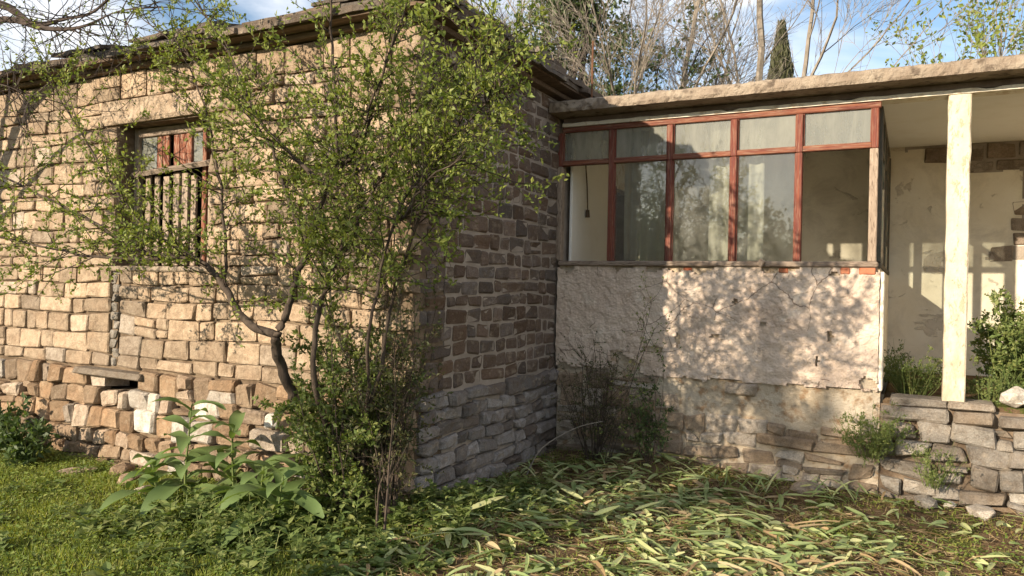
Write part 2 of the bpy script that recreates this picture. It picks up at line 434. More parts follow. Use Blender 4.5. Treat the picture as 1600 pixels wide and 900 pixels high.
def screen_weight(p, area):
    c = world_to_camera_view(scene, cam, Vector(p))
    if not (-.02 < c.x < 1.02 and -.02 < c.y < 1.02 and c.z > 0): return 0
    return area / c.z ** 2
class Masonry:
    """collects stones; the largest in view become objects of their own, the rest one joined part"""
    def __init__(s): s.items = []
    def lay(s, quads, frame, mat, parent, dr, tonef, **kw):
        for q in quads:
            cu = sum(p[0] for p in q) / 4; cz = sum(p[1] for p in q) / 4
            area = abs((q[1][0] - q[0][0]) * (q[3][1] - q[0][1]))
            ctr = frame(cu, cz, 0)
            s.items.append((screen_weight(ctr, area) * kw.get('facing', 1), q, U(*dr), frame, mat, parent, tonef(cu, cz), ctr, {k: v for k, v in kw.items() if k != 'facing'}))
    def finish(s, limit, thing, name='stone', rest='small_stones'):
        s.items.sort(key=lambda t: -t[0]); joined = MB(); mats = []; mi = []
        for i, (w, q, d, fr, mat, par, tone, ctr, kw) in enumerate(s.items):
            vs, fs, tn = stone(q, d, fr, tone, **kw)
            if i < limit and w > 0:
                mb = MB(); mb.add(vs, fs, tn); mb.build(name, mat, par, smooth=False, origin=ctr, tone=True)
            else:
                if mat not in mats: mats.append(mat)
                joined.add(vs, fs, tn); mi += [mats.index(mat)] * len(fs)
        if mats:
            o = tag(joined.build(rest, mats[0], thing, tone=True), kind='stuff')
            for m_ in mats[1:]: o.data.materials.append(M[m_])
            o.data.polygons.foreach_set('material_index', mi)
def f_front(u, z, d): return Vector((u, YF - d, z))
def f_side(u, z, d): return Vector((XC + d, u, z))
def f_annex(u, z, d): return Vector((u, YA - d, z))
def wall_core(name, ulist, zlist, holes, frame, depth, mat, parent):
    """wall with openings: front, back and the reveals, one mesh"""
    us = sorted(set(ulist + [h[i] for h in holes for i in (0, 1)])); zs = sorted(set(zlist + [h[i] for h in holes for i in (2, 3)]))
    mb = MB(); solid = {}
    for i in range(len(us) - 1):
        for j in range(len(zs) - 1):
            c = ((us[i] + us[i + 1]) / 2, (zs[j] + zs[j + 1]) / 2)
            solid[i, j] = not any(h[0] < c[0] < h[1] and h[2] < c[1] < h[3] for h in holes)
    for (i, j), s_ in solid.items():
        if not s_: continue
        a, b, c, d = us[i], us[i + 1], zs[j], zs[j + 1]
        F = lambda u, z: frame(u, z, 0); B = lambda u, z: frame(u, z, -depth)
        mb.add([F(a, c), F(b, c), F(b, d), F(a, d)], [(0, 1, 2, 3)]); mb.add([B(a, c), B(b, c), B(b, d), B(a, d)], [(3, 2, 1, 0)])
        for (di, dj, p, q) in ((-1, 0, (a, c), (a, d)), (1, 0, (b, d), (b, c)), (0, -1, (b, c), (a, c)), (0, 1, (a, d), (b, d))):
            if not solid.get((i + di, j + dj), False): mb.add([F(*p), F(*q), B(*q), B(*p)], [(0, 1, 2, 3)])
    return mb.build(name, mat, parent)

# ------------------------------------------------------------------ stone house
random.seed(108)
house = empty('stone_house', (XC, YF, -.2), 'old sandstone house with coursed block walls and slab roof', 'house')
WIN = (-6.56, -5.33, 1.63, 2.93); VENT = (-6.86, -6.14, .47, .60)
core_f = wall_core('front_wall', [XL, XC - .005], [-.4, WT], [WIN, VENT, (-6.525, -6.485, .74, 1.56)], f_front, .42, 'mortar', house)
core_s = wall_core('side_wall', [YF + .43, YB + .3], [-.4, WT], [(8.5, 9.3, .69, 2.7)], f_side, .42, 'pale_mortar', house)
wall_core('rear_wall', [XL, XC - .43], [-.4, WT], [], lambda u, z, d: Vector((u, YB + .3 - d, z)), .3, 'mortar', house)
wall_core('end_wall', [YF + .43, YB - .01], [-.4, WT], [], lambda u, z, d: Vector((XL + .3 - d, u, z)), .3, 'mortar', house)
bx('vent_back', (VENT[0] - .05, YF + .37, .40), (VENT[1] + .05, YF + .41, .7), 'dark_void', house)
bx('crack_back', (-6.58, YF + .12, .70), (-6.44, YF + .16, 1.60), 'dark_void', house)
bx('window_back', (WIN[0] - .2, YF + .9, 1.3), (WIN[1] + .2, YF + .94, 3.2), 'dark_void', house)

def tone_up(u, z):
    r = max(0, min(1, random.gauss(.16, .2) + .45 * max(0, nz3(u * .9, z * .9, 11)))); w = 0.0
    if random.random() < .07: w = U(.15, .5)
    if -6.75 < u < -6.15 and .7 < z < 1.6: r = U(.5, 1)
    return (r, U(.72, 1.16), w)
def tone_low(u, z):
    w = U(.65, 1) if random.random() < .12 else (U(.1, .3) if random.random() < .2 else 0)
    return (max(0, min(1, random.gauss(.25, .25))), U(.7, 1.12), w)
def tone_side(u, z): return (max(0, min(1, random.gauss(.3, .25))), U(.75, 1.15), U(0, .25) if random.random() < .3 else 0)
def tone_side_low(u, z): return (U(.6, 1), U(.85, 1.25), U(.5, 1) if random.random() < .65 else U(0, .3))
LED = .69
mas = Masonry()
LINT = (-6.76, -5.16, 2.93, 3.17)
q_front = lambda k, a, b: (a, XC + .03) if k % 2 else (a, XC - .23)
q_side = lambda k, a, b: (YF + .15, b) if k % 2 else (YF - .03, b)
up = courses(XL + .02, XC, LED, WT, (.115, .195), (.15, .40), [WIN, LINT, (-6.60, -6.47, .69, 1.62)], .015, .012, q_front, .03, .06, 3)
mas.lay(up, f_front, 'sandstone', core_f, (.026, .046), tone_up, back=.05, rough=.016, rnd=.22, bevel=.010, tilt=.006)
low = courses(XL + .02, XC + .02, -.32, LED - .01, (.11, .21), (.12, .30), [(VENT[0] - .02, VENT[1] + .02, .47, .69)], .014, .024, None, .05, .16, 8)
mas.lay(low, f_front, 'rubble', core_f, (.05, .10), tone_low, back=.05, rough=.03, rnd=.28, bevel=.016)
sd = courses(YF, YA, LED, WT, (.11, .165), (.13, .29), [], .022, .014, q_side, .03, .10, 5)
mas.lay(sd, f_side, 'shaded_side_stone', core_s, (.004, .016), tone_side, back=.05, rough=.012, rnd=.6, facing=.55, bevel=.014)
sl = courses(YF + .06, YA - .02, -.32, LED - .01, (.10, .17), (.16, .34), [], .012, .022, None, .05, .18, 9)
mas.lay(sl, f_side, 'shaded_side_stone', core_s, (.03, .075), tone_side_low, back=.05, rough=.026, rnd=.4, facing=.55, bevel=.02)
mas.finish(300, house)
# large pieces with a shape of their own
mb = MB(); mb.add(*stone([(LINT[0], LINT[2] + .005), (LINT[1], LINT[2] + .02), (LINT[1] + .03, LINT[3] - .02), (LINT[0] - .02, LINT[3] - .01)], .045, f_front, (.1, .95, .12), .14, .03, .3, 8, 4))
tag(mb.build('lintel', 'sandstone', core_f, tone=True), 'long smooth stone lintel')
mb = MB(); mb.add(*stone([(-6.98, .615), (-6.02, .605), (-6.03, .665), (-6.97, .675)], .14, f_front, (1, .75, .1), .3, .015, .1, 8, 3))
tag(mb.build('vent_slab', 'rubble', core_f, tone=True), 'grey stone slab jutting over the vent')
mb = MB(); mb.box((-6.83, YF - .05, .50), (-6.62, YF + .2, .61), .012, (.1, 1, .45)); tag(mb.build('vent_stone', 'rubble', core_f, tone=True), 'pale stone in the vent')
mb = MB(); zz = LED + .0
for k in range(11):                                                     # smeared grey mortar in the crack
    z0 = .70 + k * .085; x0 = -6.60 + .025 * math.sin(k * 1.9); mb.add(*stone([(x0, z0), (x0 + U(.05, .10), z0), (x0 + U(.06, .11), z0 + .075), (x0 - .005, z0 + .08)], U(.006, .03), f_front, (1, U(.7, .95), .1), .05, .02, .4))
tag(mb.build('crack_mortar', 'grey_stone', core_f, tone=True), 'grey mortar filling a crack')
bx('stone_sill', (WIN[0] - .06, YF - .06, WIN[2] - .05), (WIN[1] + .06, YF + .3, WIN[2] - .004), 'concrete', core_f, .012)
# boarded window
hw = bx('boarded_window', (WIN[0] + .01, YF + .15, WIN[2] + .003), (WIN[0] + .075, YF + .21, WIN[3] - .003), 'grey_wood', house)
bx('frame_post', (WIN[1] - .30, YF + .15, WIN[2] + .003), (WIN[1] - .25, YF + .21, WIN[3] - .003), 'red_plank', hw)
bx('frame_post', (WIN[1] - .07, YF + .15, WIN[2] + .003), (WIN[1] - .01, YF + .21, WIN[3] - .003), 'red_plank', hw)
bx('head_rail', (WIN[0] + .078, YF + .15, WIN[3] - .085), (WIN[1] - .073, YF + .21, WIN[3] - .005), 'grey_rail', hw)
mb = MB(); mb.tube([(WIN[0] + .02, YF + .13, 2.49), (WIN[1] - .02, YF + .09, 2.55)], .028, 4); mb.build('cross_rail', 'grey_rail', hw)
for x, w, mt in ((-6.26, .07, 'red_plank'), (-6.175, .085, 'red_plank'), (-6.03, .075, 'red_plank'), (-5.945, .08, 'red_plank'), (-5.85, .07, 'red_plank')):
    bx('plank', (x, YF + .155 + U(0, .02), 2.53), (x + w, YF + .18 + U(0, .02), 2.84), mt, hw, .004)
x = -6.40
while x < -5.5:
    w = U(.05, .085); bx('plank', (x, YF + .15 + U(0, .03), 1.64), (x + w, YF + .185, 2.47 + U(-.02, .02)), 'grey_wood', hw, .004); x += w + U(.02, .075)
bx('pane', (WIN[0] + .078, YF + .178, 2.54), (-6.27, YF + .183, 2.84), 'dusty_glass', hw, .001)
bx('pane', (-5.77, YF + .178, 2.54), (-5.635, YF + .183, 2.84), 'dusty_glass', hw, .001)

# roof: hipped deck, wooden wall plate and rows of stone slabs
OV = .27; EX, EY = XC + OV, YF - OV; PITCH = .27
roof = MB(); t = 2.6
y2 = YB + .5; x2 = XL - .2
roof.add([(x2, EY + .05, WT + .09), (EX - .05, EY + .05, WT + .09), (EX - .05, y2, WT + .09), (x2, y2, WT + .09),
          (x2 + t, EY + t, WT + .09 + t * PITCH), (EX - t, EY + t, WT + .09 + t * PITCH), (EX - t, y2 - t, WT + .09 + t * PITCH), (x2 + t, y2 - t, WT + .09 + t * PITCH),
          (x2, EY + .05, WT + .05), (EX - .05, EY + .05, WT + .05), (EX - .05, y2, WT + .05), (x2, y2, WT + .05)],
         [(0, 1, 5, 4), (1, 2, 6, 5), (2, 3, 7, 6), (3, 0, 4, 7), (4, 5, 6, 7), (8, 9, 1, 0), (9, 10, 2, 1), (10, 11, 3, 2), (11, 8, 0, 3), (11, 10, 9, 8)])
roof = roof.build('roof', 'beam_wood', house)
bx('wall_plate', (XL + .3, YF - .10, WT + .002), (XC + .08, YF + .02, WT + .048), 'beam_wood', roof, .01)
bx('wall_plate', (XC - .02, YF + .03, WT + .002), (XC + .10, YA + 2.4, WT + .048), 'beam_wood', roof, .01)
def slab(a, b, z, th, rz=0, tilt=(0, 0)):
    """flat uneven stone slab: polygon outline a..b with chipped edges"""
    (x0, y0), (x1, y1) = a, b; pts = []
    for (sx, sy, ex, ey) in ((x0, y0, x1, y0), (x1, y0, x1, y1), (x1, y1, x0, y1), (x0, y1, x0, y0)):
        for k in range(3):
            t_ = k / 3; pts.append((sx + (ex - sx) * t_ + U(-.02, .02), sy + (ey - sy) * t_ + U(-.02, .02)))
    cx, cy = (x0 + x1) / 2, (y0 + y1) / 2; vs = []
    for s_ in (0, 1):
        for px, py in pts: vs.append(Vector((px, py, z + s_ * th + (px - cx) * tilt[0] + (py - cy) * tilt[1] + U(-.006, .006))))
    n = len(pts); fs = [tuple(range(n))[::-1], tuple(range(n, 2 * n))] + [(k, (k + 1) % n, n + (k + 1) % n, n + k) for k in range(n)]
    mb = MB(); mb.add(vs, fs, (U(0, 1), U(.7, 1.2), U(0, .2))); return mb.build('slab', 'slab_stone', roof, origin=(cx, cy, z), tone=True)
for row in range(5):
    s_ = row * .24; z0 = WT + .085 + row * .24 * PITCH + row * .006 + .012
    x = XL - .1
    while x < EX - s_ - .1:
        w = U(.28, .62); e = min(x + w, EX - s_ + U(-.02, .05))
        if e - x > .1:
            for lay in range(2 if row == 0 else 1):
                slab((x - .02, EY + s_ + U(-.05, .04) + lay * .04), (e + .01, EY + s_ + .42), z0 + U(0, .012) + lay * .045 + (0 if row else -.0), U(.03, .055), tilt=(U(-.03, .03), PITCH * .75))
        x = e if e > x + .1 else x + .2
    y = EY + s_
    while y < YA + 1.6:
        w = U(.28, .6)
        for lay in range(2 if row == 0 else 1):
            slab((EX - s_ - .42, y), (EX - s_ + U(-.05, .06) - lay * .04, y + w + .02), z0 + U(.002, .02) + lay * .048, U(.035, .06), tilt=(-PITCH * .75, U(-.03, .03)))
        y += w
for i in range(5):                                                       # loose slabs weighing down the edge
    slab((EX - .45 + U(-.05, .05), 5.0 + i * .42), (EX - .08 + U(-.1, .05), 5.3 + i * .42), WT + .24 + U(0, .03), U(.04, .07), tilt=(-.2, U(-.1, .1)))
for x in (-7.35, -6.95, -6.2, -5.6, -4.1, -3.35):
    slab((x, EY + .10), (x + U(.3, .5), EY + .45), WT + .235, U(.03, .05), tilt=(U(-.04, .04), .2))

# ------------------------------------------------------------------ annex
random.seed(109)
annex = empty('annex', (XC, YA, -.2), 'low glazed annex with rough plaster parapet, flat concrete roof and porch', 'house')
FL = .66
# rubble base behind the stones
base = wall_core('base_wall', [XC + .04, XW + .02], [-.4, .70], [], f_annex, .30, 'base_mortar', annex)
def tone_base(u, z):
    return (max(0, min(1, random.gauss(.3, .25))), U(.85, 1.15), U(.3, .9) if random.random() < .35 else 0)
mas2 = Masonry()
bq = courses(XC + .06, XW + .0, -.32, .685, (.11, .17), (.12, .36), [], .018, .034, None, .08, .25, 13)
bq = [q for q in bq if not (q[0][1] > .32 and q[0][0] > -2.2 and nz3(q[0][0] * 2.1, q[0][1] * 3, 4) > -.12)]
mas2.lay(bq, f_annex, 'base_stone', base, (.018, .055), tone_base, back=.04, rough=.026, rnd=.4, bevel=.014)
mas2.finish(300, annex)
# rough plaster face, broken at its lower edge
bm = bmesh.new(); du = .018; x0, x1, z1 = XC + .035, XW - .0, 1.735
nu_, nv_ = int((x1 - x0) / du), int((z1 - .62) / du); grid = {}
def plast_keep(u, z):
    edge = .70 + .035 * nz3(u * 3.1, 0, 2) + .02 * nz3(u * 11, 0, 3)
    if u < -2.3: edge += .03 + .12 * max(0, nz3(u * 5, 1, 9)) + .12 * math.exp(-((u + 2.42) / .12) ** 2)
    if z < edge: return False
    for (cu, cz, ru, rz) in ((-2.17, .94, .10, .05), (-2.55, .86, .09, .06), (-.62, 1.14, .03, .05), (-1.60, 1.09, .07, .02), (-1.17, 1.22, .03, .03), (-.72, .92, .02, .05), (-1.42, 1.42, .02, .03), (-1.95, 1.05, .03, .08), (-.32, .76, .07, .06)):
        q = ((u - cu) / ru) ** 2 + ((z - cz) / rz) ** 2
        if q + .9 * nz3(u * 25, z * 25, 4) < .8: return False
    if z > 1.66 and nz3(u * 6, z * 9, 5) > .28 - (z - 1.66) * 3: return False
    return True
for j in range(nv_ + 1):
    for i in range(nu_ + 1):
        u = x0 + (x1 - x0) * i / nu_; z = .62 + (z1 - .62) * j / nv_
        dd = .035 + .014 * nz3(u * 1.7, z * 1.7, 1) + .013 * nz3(u * 9, z * 9, 2) + .008 * nz3(u * 23, z * 23, 3)
        grid[i, j] = bm.verts.new((u + .006 * nz3(u * 30, z * 30, 6), YA - dd, z + .006 * nz3(u * 30, z * 30, 7)))
for j in range(nv_):
    for i in range(nu_):
        u = x0 + (x1 - x0) * (i + .5) / nu_; z = .62 + (z1 - .62) * (j + .5) / nv_
        if plast_keep(u, z): bm.faces.new((grid[i, j], grid[i + 1, j], grid[i + 1, j + 1], grid[i, j + 1]))
for v in [v for v in bm.verts if not v.link_faces]: bm.verts.remove(v)
bd = [e for e in bm.edges if e.is_boundary]
ex = bmesh.ops.extrude_edge_only(bm, edges=bd)
for v in ex['geom']:
    if isinstance(v, bmesh.types.BMVert): v.co.y = YA + .004
me = bpy.data.meshes.new('plaster'); bm.to_mesh(me); bm.free(); me.materials.append(M['roughcast'])
para = wall_core('parapet_wall', [XC + .04, XW], [.703, 1.735], [], f_annex, .20, 'base_mortar', annex)
link('plaster', me, para)
bx('corner_strip', (XW - .002, YA - .02, .70), (XW + .035, YA + .20, 1.70), 'white_paint', para, .008)
bx('side_parapet', (XW - .20, YA + .205, FL), (XW - .0, YB - .01, 1.735), 'inner_plaster', annex)
for i, (x, w) in enumerate(((-.40, .13), (-.545, .075))):
    bx('brick', (x, YA - .045, 1.675), (x + w, YA + .05, 1.733), 'brick', para, .008)
for i in range(5):
    x = -1.9 + i * .27 + U(-.06, .06); bx('brick', (x, YA - .006, 1.688 + U(-.006, .006)), (x + U(.05, .13), YA + .05, 1.732), 'brick', para, .008)

# glazing: sill, posts, transom, head, panes
SZ, TZ, HZ = 1.785, 2.775, 3.115
mull = [-3.195, -2.644, -2.059, -1.463, -.899, -.297]
win = bx('window', (XC + .045, YA - .06, 1.737), (-.255, YA + .10, SZ), 'grey_rail', annex, .01)       # the sill carries the frame
tag(win, 'red framed glazing of ten lights with missing panes')
bx('head', (XC + .045, YA - .012, HZ - .03), (XW - .015, YA + .06, HZ + .022), 'red_rail', win)
for i in range(5):
    a, b = mull[i] + .029, mull[i + 1] - .029
    tilt = (.0, .0, .0, .006, .012)[i]
    bx('transom', (a - .004, YA - .016, TZ - .026), (b + .004, YA + .055, TZ + .024), 'red_rail', win)
for i, xm in enumerate(mull):
    w = .027
    lo = 'grey_wood' if i in (0, 5) else 'red_wood'
    bx('post', (xm - w - (.012 if i == 5 else 0), YA - .022, SZ + .001), (xm + w, YA + .06, TZ - .033 if i != 1 else HZ - .033), lo, win)
    if i != 1: bx('post', (xm - w, YA - .022, TZ - .031), (xm + w, YA + .06, HZ - .033), 'red_wood', win)
for i in range(5):
    a, b = mull[i] + .025, mull[i + 1] - .025
    bx('pane', (a, YA + .018, TZ + .026), (b, YA + .022, HZ - .028), 'dusty_glass', win, .001)
    if 1 <= i <= 3: bx('pane', (a, YA + .018, SZ - .003), (b, YA + .022, TZ - .028), 'clear_glass', win, .001)
    for s_ in ((a, a + .014), (b - .014, b)):
        bx('bead', (s_[0], YA + .002, TZ + .029), (s_[1], YA + .017, HZ - .031), 'red_wood', win, .002)
        if 1 <= i <= 3: bx('bead', (s_[0], YA + .002, SZ + .002), (s_[1], YA + .017, TZ - .032), 'red_wood', win, .002)
tag(bx('splinter', (-1.22, YA - .10, 1.735), (-1.17, YA - .055, 1.80), 'grey_wood', win, .006), 'broken bit of frame on the sill').rotation_euler = (0, .6, 0)
# side glazing towards the porch
sw = bx('side_window', (XW - .07, YA + .105, 1.737), (XW + .005, YB - .02, SZ), 'green_wood', annex)
yy = [YA + .10 + (YB - .1 - YA - .10) * k / 4 for k in range(5)]
for k, y in enumerate(yy): bx('post', (XW - .06, y - .0, SZ + .001), (XW - .0, y + .07, HZ - .033), 'green_wood', sw)
for z in (TZ, HZ):
    for k in range(4): bx('rail', (XW - .055, yy[k] + .071, z - .03), (XW - .005, yy[k + 1] - .001, z + .02), 'green_wood', sw)
for k in range(4):
    for z0, z1_ in ((SZ, TZ - .03), (TZ + .02, HZ - .03)): bx('pane', (XW - .032, yy[k] + .069, z0 + .001), (XW - .028, yy[k + 1] + .001, z1_ - .001), 'side_glass', sw, .001)
# beam, roof slab, column, porch shell
SO, RT = 3.232, 3.345; OH = .28
XR = 3.4
bx('beam', (XC + .05, YA - .005, HZ + .060), (XR, YA + .16, SO - .001), 'shaded_concrete', annex, .006)  # weathered concrete, coloured darker for the roof slab's shade on it
mb = MB(); n = 120; prof2 = [(-.03, 0), (-.03, .034), (.15, .034), (.15, 0)]                # painted lower edge of the beam, chipped
for i in range(n + 1):
    x = XC + .052 + (XR - XC - .06) * i / n
    for k, (dy, dz) in enumerate(prof2): mb.v.append((x, YA + dy + (.004 * nz3(x * 9, k, 5) if k < 2 else 0), HZ + .024 + dz + (.007 * nz3(x * 7, k, 6) - (.012 if nz3(x * 3, 1, 7) > .35 else 0) if k == 1 else 0))); mb.t.append((0, 1, 0))
for i in range(n):
    for k in range(4): mb.f.append((i * 4 + k, i * 4 + 4 + k, i * 4 + 4 + (k + 1) % 4, i * 4 + (k + 1) % 4))
mb.build('beam_edge', 'white_paint', annex)
bm = bmesh.new()                                                         # rough concrete roof slab with a worn edge
n = 190; prof = [(-OH, SO), (-OH - .01, SO + .03), (-OH - .005, SO + .075), (-OH + .005, RT - .01), (-OH + .04, RT + .004), (3.1, RT + .02), (3.1, SO)]
rows = []
for i in range(n + 1):
    x = XC + .02 + (XR - XC) * i / n; r_ = []
    for k, (dy, z) in enumerate(prof):
        e = k < 5
        r_.append(bm.verts.new((x, YA + dy + (.014 * nz3(x * 6, k * 1.7, 1) + .014 * nz3(x * 19, k, 2) if e else 0), z + ((.008 * nz3(x * 4, k, 3) + (.010 * nz3(x * 16, k, 4) if k > 2 else .003 * nz3(x * 16, k, 4))) if 0 < k < 5 else 0))))
    rows.append(r_)
for i in range(n):
    for k in range(len(prof)): bm.faces.new((rows[i][k], rows[i + 1][k], rows[i + 1][(k + 1) % 7], rows[i][(k + 1) % 7]))
bm.faces.new(rows[0]); bm.faces.new(rows[-1][::-1])
bmesh.ops.recalc_face_normals(bm, faces=bm.faces)
me = bpy.data.meshes.new('roof_slab'); bm.to_mesh(me); bm.free(); me.materials.append(M['concrete']); link('roof_slab', me, annex)
bx('ceiling', (XC + .06, YA + .163, SO - .02), (XR, YB - .005, SO - .003), 'white_wash', annex)
mb = MB()
cx0, cx1, cy0, cy1 = .236, .397, YA - .02, YA + .14; nz_ = 26; o = 0
for k in range(nz_ + 1):
    z = FL + .0 + (HZ + .03 - FL) * k / nz_
    for (x, y) in ((cx0 + .01, cy0), (cx1 - .01, cy0), (cx1, cy0 + .01), (cx1, cy1), (cx0, cy1), (cx0, cy0 + .01)):
        mb.v.append((x + .005 * nz3(x * 40, z * 5, y) + .005 * nz3(x * 20, z * 23, y), y + .008 * nz3(x * 30, z * 8, y), z)); mb.t.append((0, 1, 0))
for k in range(nz_):
    for i in range(6): mb.f.append((k * 6 + i, k * 6 + (i + 1) % 6, (k + 1) * 6 + (i + 1) % 6, (k + 1) * 6 + i))
tag(mb.build('column', 'column_paint', annex), 'peeling cream square porch column')
bx('back_wall', (XC + .06, YB, FL - .3), (XR, YB + .25, SO + .1), 'inner_plaster', annex)
bx('floor', (XC + .05, YA + .21, FL - .12), (XW - .21, YB - .003, FL), 'cream_floor', annex)
bx('inner_wall', (XC + .045, YA + .21, FL), (XC + .075, 8.46, SO - .022), 'white_wash', annex)
bx('inner_wall', (XC + .045, 9.30, FL), (XC + .075, YB - .004, SO - .022), 'white_paint', annex)
bx('inner_wall', (XC + .045, 8.461, 2.72), (XC + .075, 9.299, SO - .022), 'white_paint', annex)
dr = bx('door', (XC + .02, 8.58, FL + .002), (XC + .06, 8.70, 2.38), 'white_paint', annex)
bx('frame_post', (XC + .03, 8.47, FL + .002), (XC + .13, 8.56, 2.72), 'red_wood', dr)
bx('frame_post', (XC + .03, 9.22, FL + .002), (XC + .13, 9.298, 2.72), 'red_wood', dr)
# stones showing through the peeled plaster of the porch's back wall
mas3 = Masonry(); fb = lambda u, z, d: Vector((u, YB - d, z))
bk = courses(-.1, 2.6, 1.9, SO - .03, (.14, .20), (.16, .34), [], .022, .016, None, .03, .10, 31)
def peeled(u, z): return .9 * nz3(u * 1.6 + 2, z * 1.7, 2) + .35 * nz3(u * 5, z * 5, 6) + (u - .78) * .9 + (z - 2.5) * .55 > 0
bk = [q for q in bk if peeled((q[0][0] + q[2][0]) / 2, (q[0][1] + q[2][1]) / 2)]
pb = MB(); c_ = .03; nu3, nv3 = int(2.7 / c_), int(1.3 / c_)
for i_ in range(nu3):
    for j_ in range(nv3):
        u, z = -.1 + i_ * c_, 1.92 + j_ * c_
        if peeled(u, z): pb.add([fb(u, z, .003), fb(u + c_, z, .003), fb(u + c_, z + c_, .003), fb(u, z + c_, .003)], [(0, 1, 2, 3)])
pb.build('exposed_mortar', 'pale_mortar', annex)
mas3.lay(bk, fb, 'porch_stone', annex, (.006, .014), tone_side, back=.01, rough=.008, rnd=.5, bevel=.012)
mas3.finish(300, annex)
bx('side_wall', (XR, YA + .17, -.4), (XR + .25, YB + .25, SO - .002), 'inner_plaster', annex)

# curtains hang inside the glazing: things of their own
def curtain(x0, x1, label, wav=.028, n=60, y=YA + .16):
    mb = MB(); zs = [1.80, 2.2, 2.65, 3.08]
    for z in zs:
        for i in range(n + 1):
            t_ = i / n; x = x0 + (x1 - x0) * t_
            mb.v.append((x + .004 * nz3(x * 20, z * 3, 1), y + wav * math.sin(t_ * (x1 - x0) * 62 + .8 * nz3(x * 4, z, 2)) * (.6 + .6 * nz3(x * 5, 0, 4)), z)); mb.t.append((0, 1, 0))
    for j in range(3):
        for i in range(n): mb.f.append((j * (n + 1) + i, j * (n + 1) + i + 1, (j + 1) * (n + 1) + i + 1, (j + 1) * (n + 1) + i))
    tag(mb.build('curtain', 'cloth', smooth=True), label, 'curtain')
curtain(-2.56, -2.10, 'grey white curtain in folds behind the second light of the glazing')
curtain(-1.72, -1.22, 'narrow pale curtain hanging at the post between the two reflecting panes')
mb = MB(); pts = [(XC + .10, 7.60, 3.22), (XC + .11, 7.62, 2.85), (XC + .10, 7.70, 2.62), (XC + .10, 7.73, 2.36)]
mb.tube(pts, .008, 5); mb.tube([pts[-1], (XC + .10, 7.735, 2.28)], [.02, .026], 6)
tag(mb.build('hanging_cable', 'beam_wood'), 'old brown cable with lamp holder hanging on the white inner wall', 'cable')
mb = MB(); mb.tube([(-2.83, 7.05, RT - .02), (-2.832, 7.06, 3.95)], .010, 5)
tag(mb.build('iron_rod', 'rust'), 'thin rusty iron rod upright on the flat roof edge', 'rod')

# ------------------------------------------------------------------ terrace with its retaining wall
random.seed(110)
terr = MB(); n = 20
terr.bevbox((XW + .04, YA + .02, -.3), (XR, YB - .002, FL - .02), .02); 
tag(terr.build('terrace', 'soil'), kind='structure')
tw = empty('terrace_wall', (1.2, YA, -.2), 'dry stone retaining wall of grey blocks under the porch column', 'wall')
core = wall_core('wall_core', [XW + .025, XR], [-.4, .60], [], f_annex, .018, 'dark_mortar', tw)
def tone_t(u, z):
    if z > .42: return (U(.2, .7), U(.6, .95), U(0, .25))
    return (U(.4, 1), U(.8, 1.1), U(.1, .5) if random.random() < .5 else 0)
mas4 = Masonry()
tq = courses(XW + .03, 1.9, -.32, .48, (.13, .20), (.12, .36), [], .016, .032, None, .07, .22, 21)
mas4.lay(tq, f_annex, 'grey_stone', core, (.04, .10), tone_t, back=.015, rough=.028, rnd=.3, bevel=.014)
mas4.finish(300, tw)
for x, w, h in ((-.22, .52, .10), (.31, .30, .10), (.62, .55, .09), (1.18, .5, .11), (1.7, .45, .1), (2.2, .6, .1)):
    mb = MB(); mb.add(*stone([(x, .485), (x + w - .015, .485 + U(-.01, .01)), (x + w - .02, .485 + h + .01), (x + .01, .485 + h)], U(.08, .12), f_annex, (U(.3, .8), U(.7, 1), U(0, .3)), .22, .02, .25, 6, 3))
    mb.build('coping_stone', 'grey_stone', core, tone=True)
for x in (.0, .42, .95):
    mb = MB(); w = U(.3, .45); mb.add(*stone([(x - .15, .60), (x - .15 + w, .60), (x - .16 + w, .66), (x - .14, .665)], U(.03, .08), f_annex, (U(.3, .8), U(.75, 1), .1), .25, .02, .3, 6, 3))
    mb.build('coping_stone', 'grey_stone', core, tone=True)

# loose stones
def rock(p, s, label, mat='grey_stone', tone=(.4, 1, .5), cat='stone', flat=.6):
    bm = bmesh.new(); bmesh.ops.create_icosphere(bm, subdivisions=1, radius=1); bmesh.ops.bevel(bm, geom=list(bm.edges), offset=.07, segments=1, affect='EDGES'); k = U(0, 50)
    for v in bm.verts:
        c = v.co.copy(); r = 1 + .5 * nz3(c.x * 1.1 + k, c.y * 1.1, c.z * 1.1 + k) + .1 * nz3(c.x * 3 + k, c.y * 3, c.z * 3)
        v.co = Vector((c.x * s[0] * r, c.y * s[1] * r, max(c.z, -.7) * s[2] * r))
    me = bpy.data.meshes.new('loose_stone'); bm.to_mesh(me); bm.free()
    at = me.color_attributes.new('tone', 'FLOAT_COLOR', 'POINT'); at.data.foreach_set('color', [c for _ in me.vertices for c in (*tone, 1)])
    me.materials.append(M[mat]); o = link('loose_stone', me, None, p); o.rotation_euler = (0, 0, U(0, 3)); return tag(o, label, cat)
rock((.74, YA + .02, .72), (.13, .11, .085), 'white jagged stone lying on the terrace edge', tone=(.5, 1.1, .9))
rock((.50, 6.92, gz(.5, 6.92) + .03), (.13, .10, .065), 'pale rounded stone on the soil below the terrace wall', tone=(.4, 1.1, .6))
rock((.30, 6.98, gz(.30, 6.98) + .02), (.06, .05, .04), 'small white pebble between weeds under the terrace wall', tone=(.3, 1.2, 1))
rock((.13, 6.90, gz(.13, 6.90) + .03), (.15, .10, .06), 'flat grey stone at the foot of the terrace wall below the column', tone=(.8, .95, .2))
rock((-6.45, 4.20, gz(-6.45, 4.2) + .015), (.16, .08, .035), 'thin flat stone in the grass by the dark leafy bush', 'rubble', (.2, 1, .2))
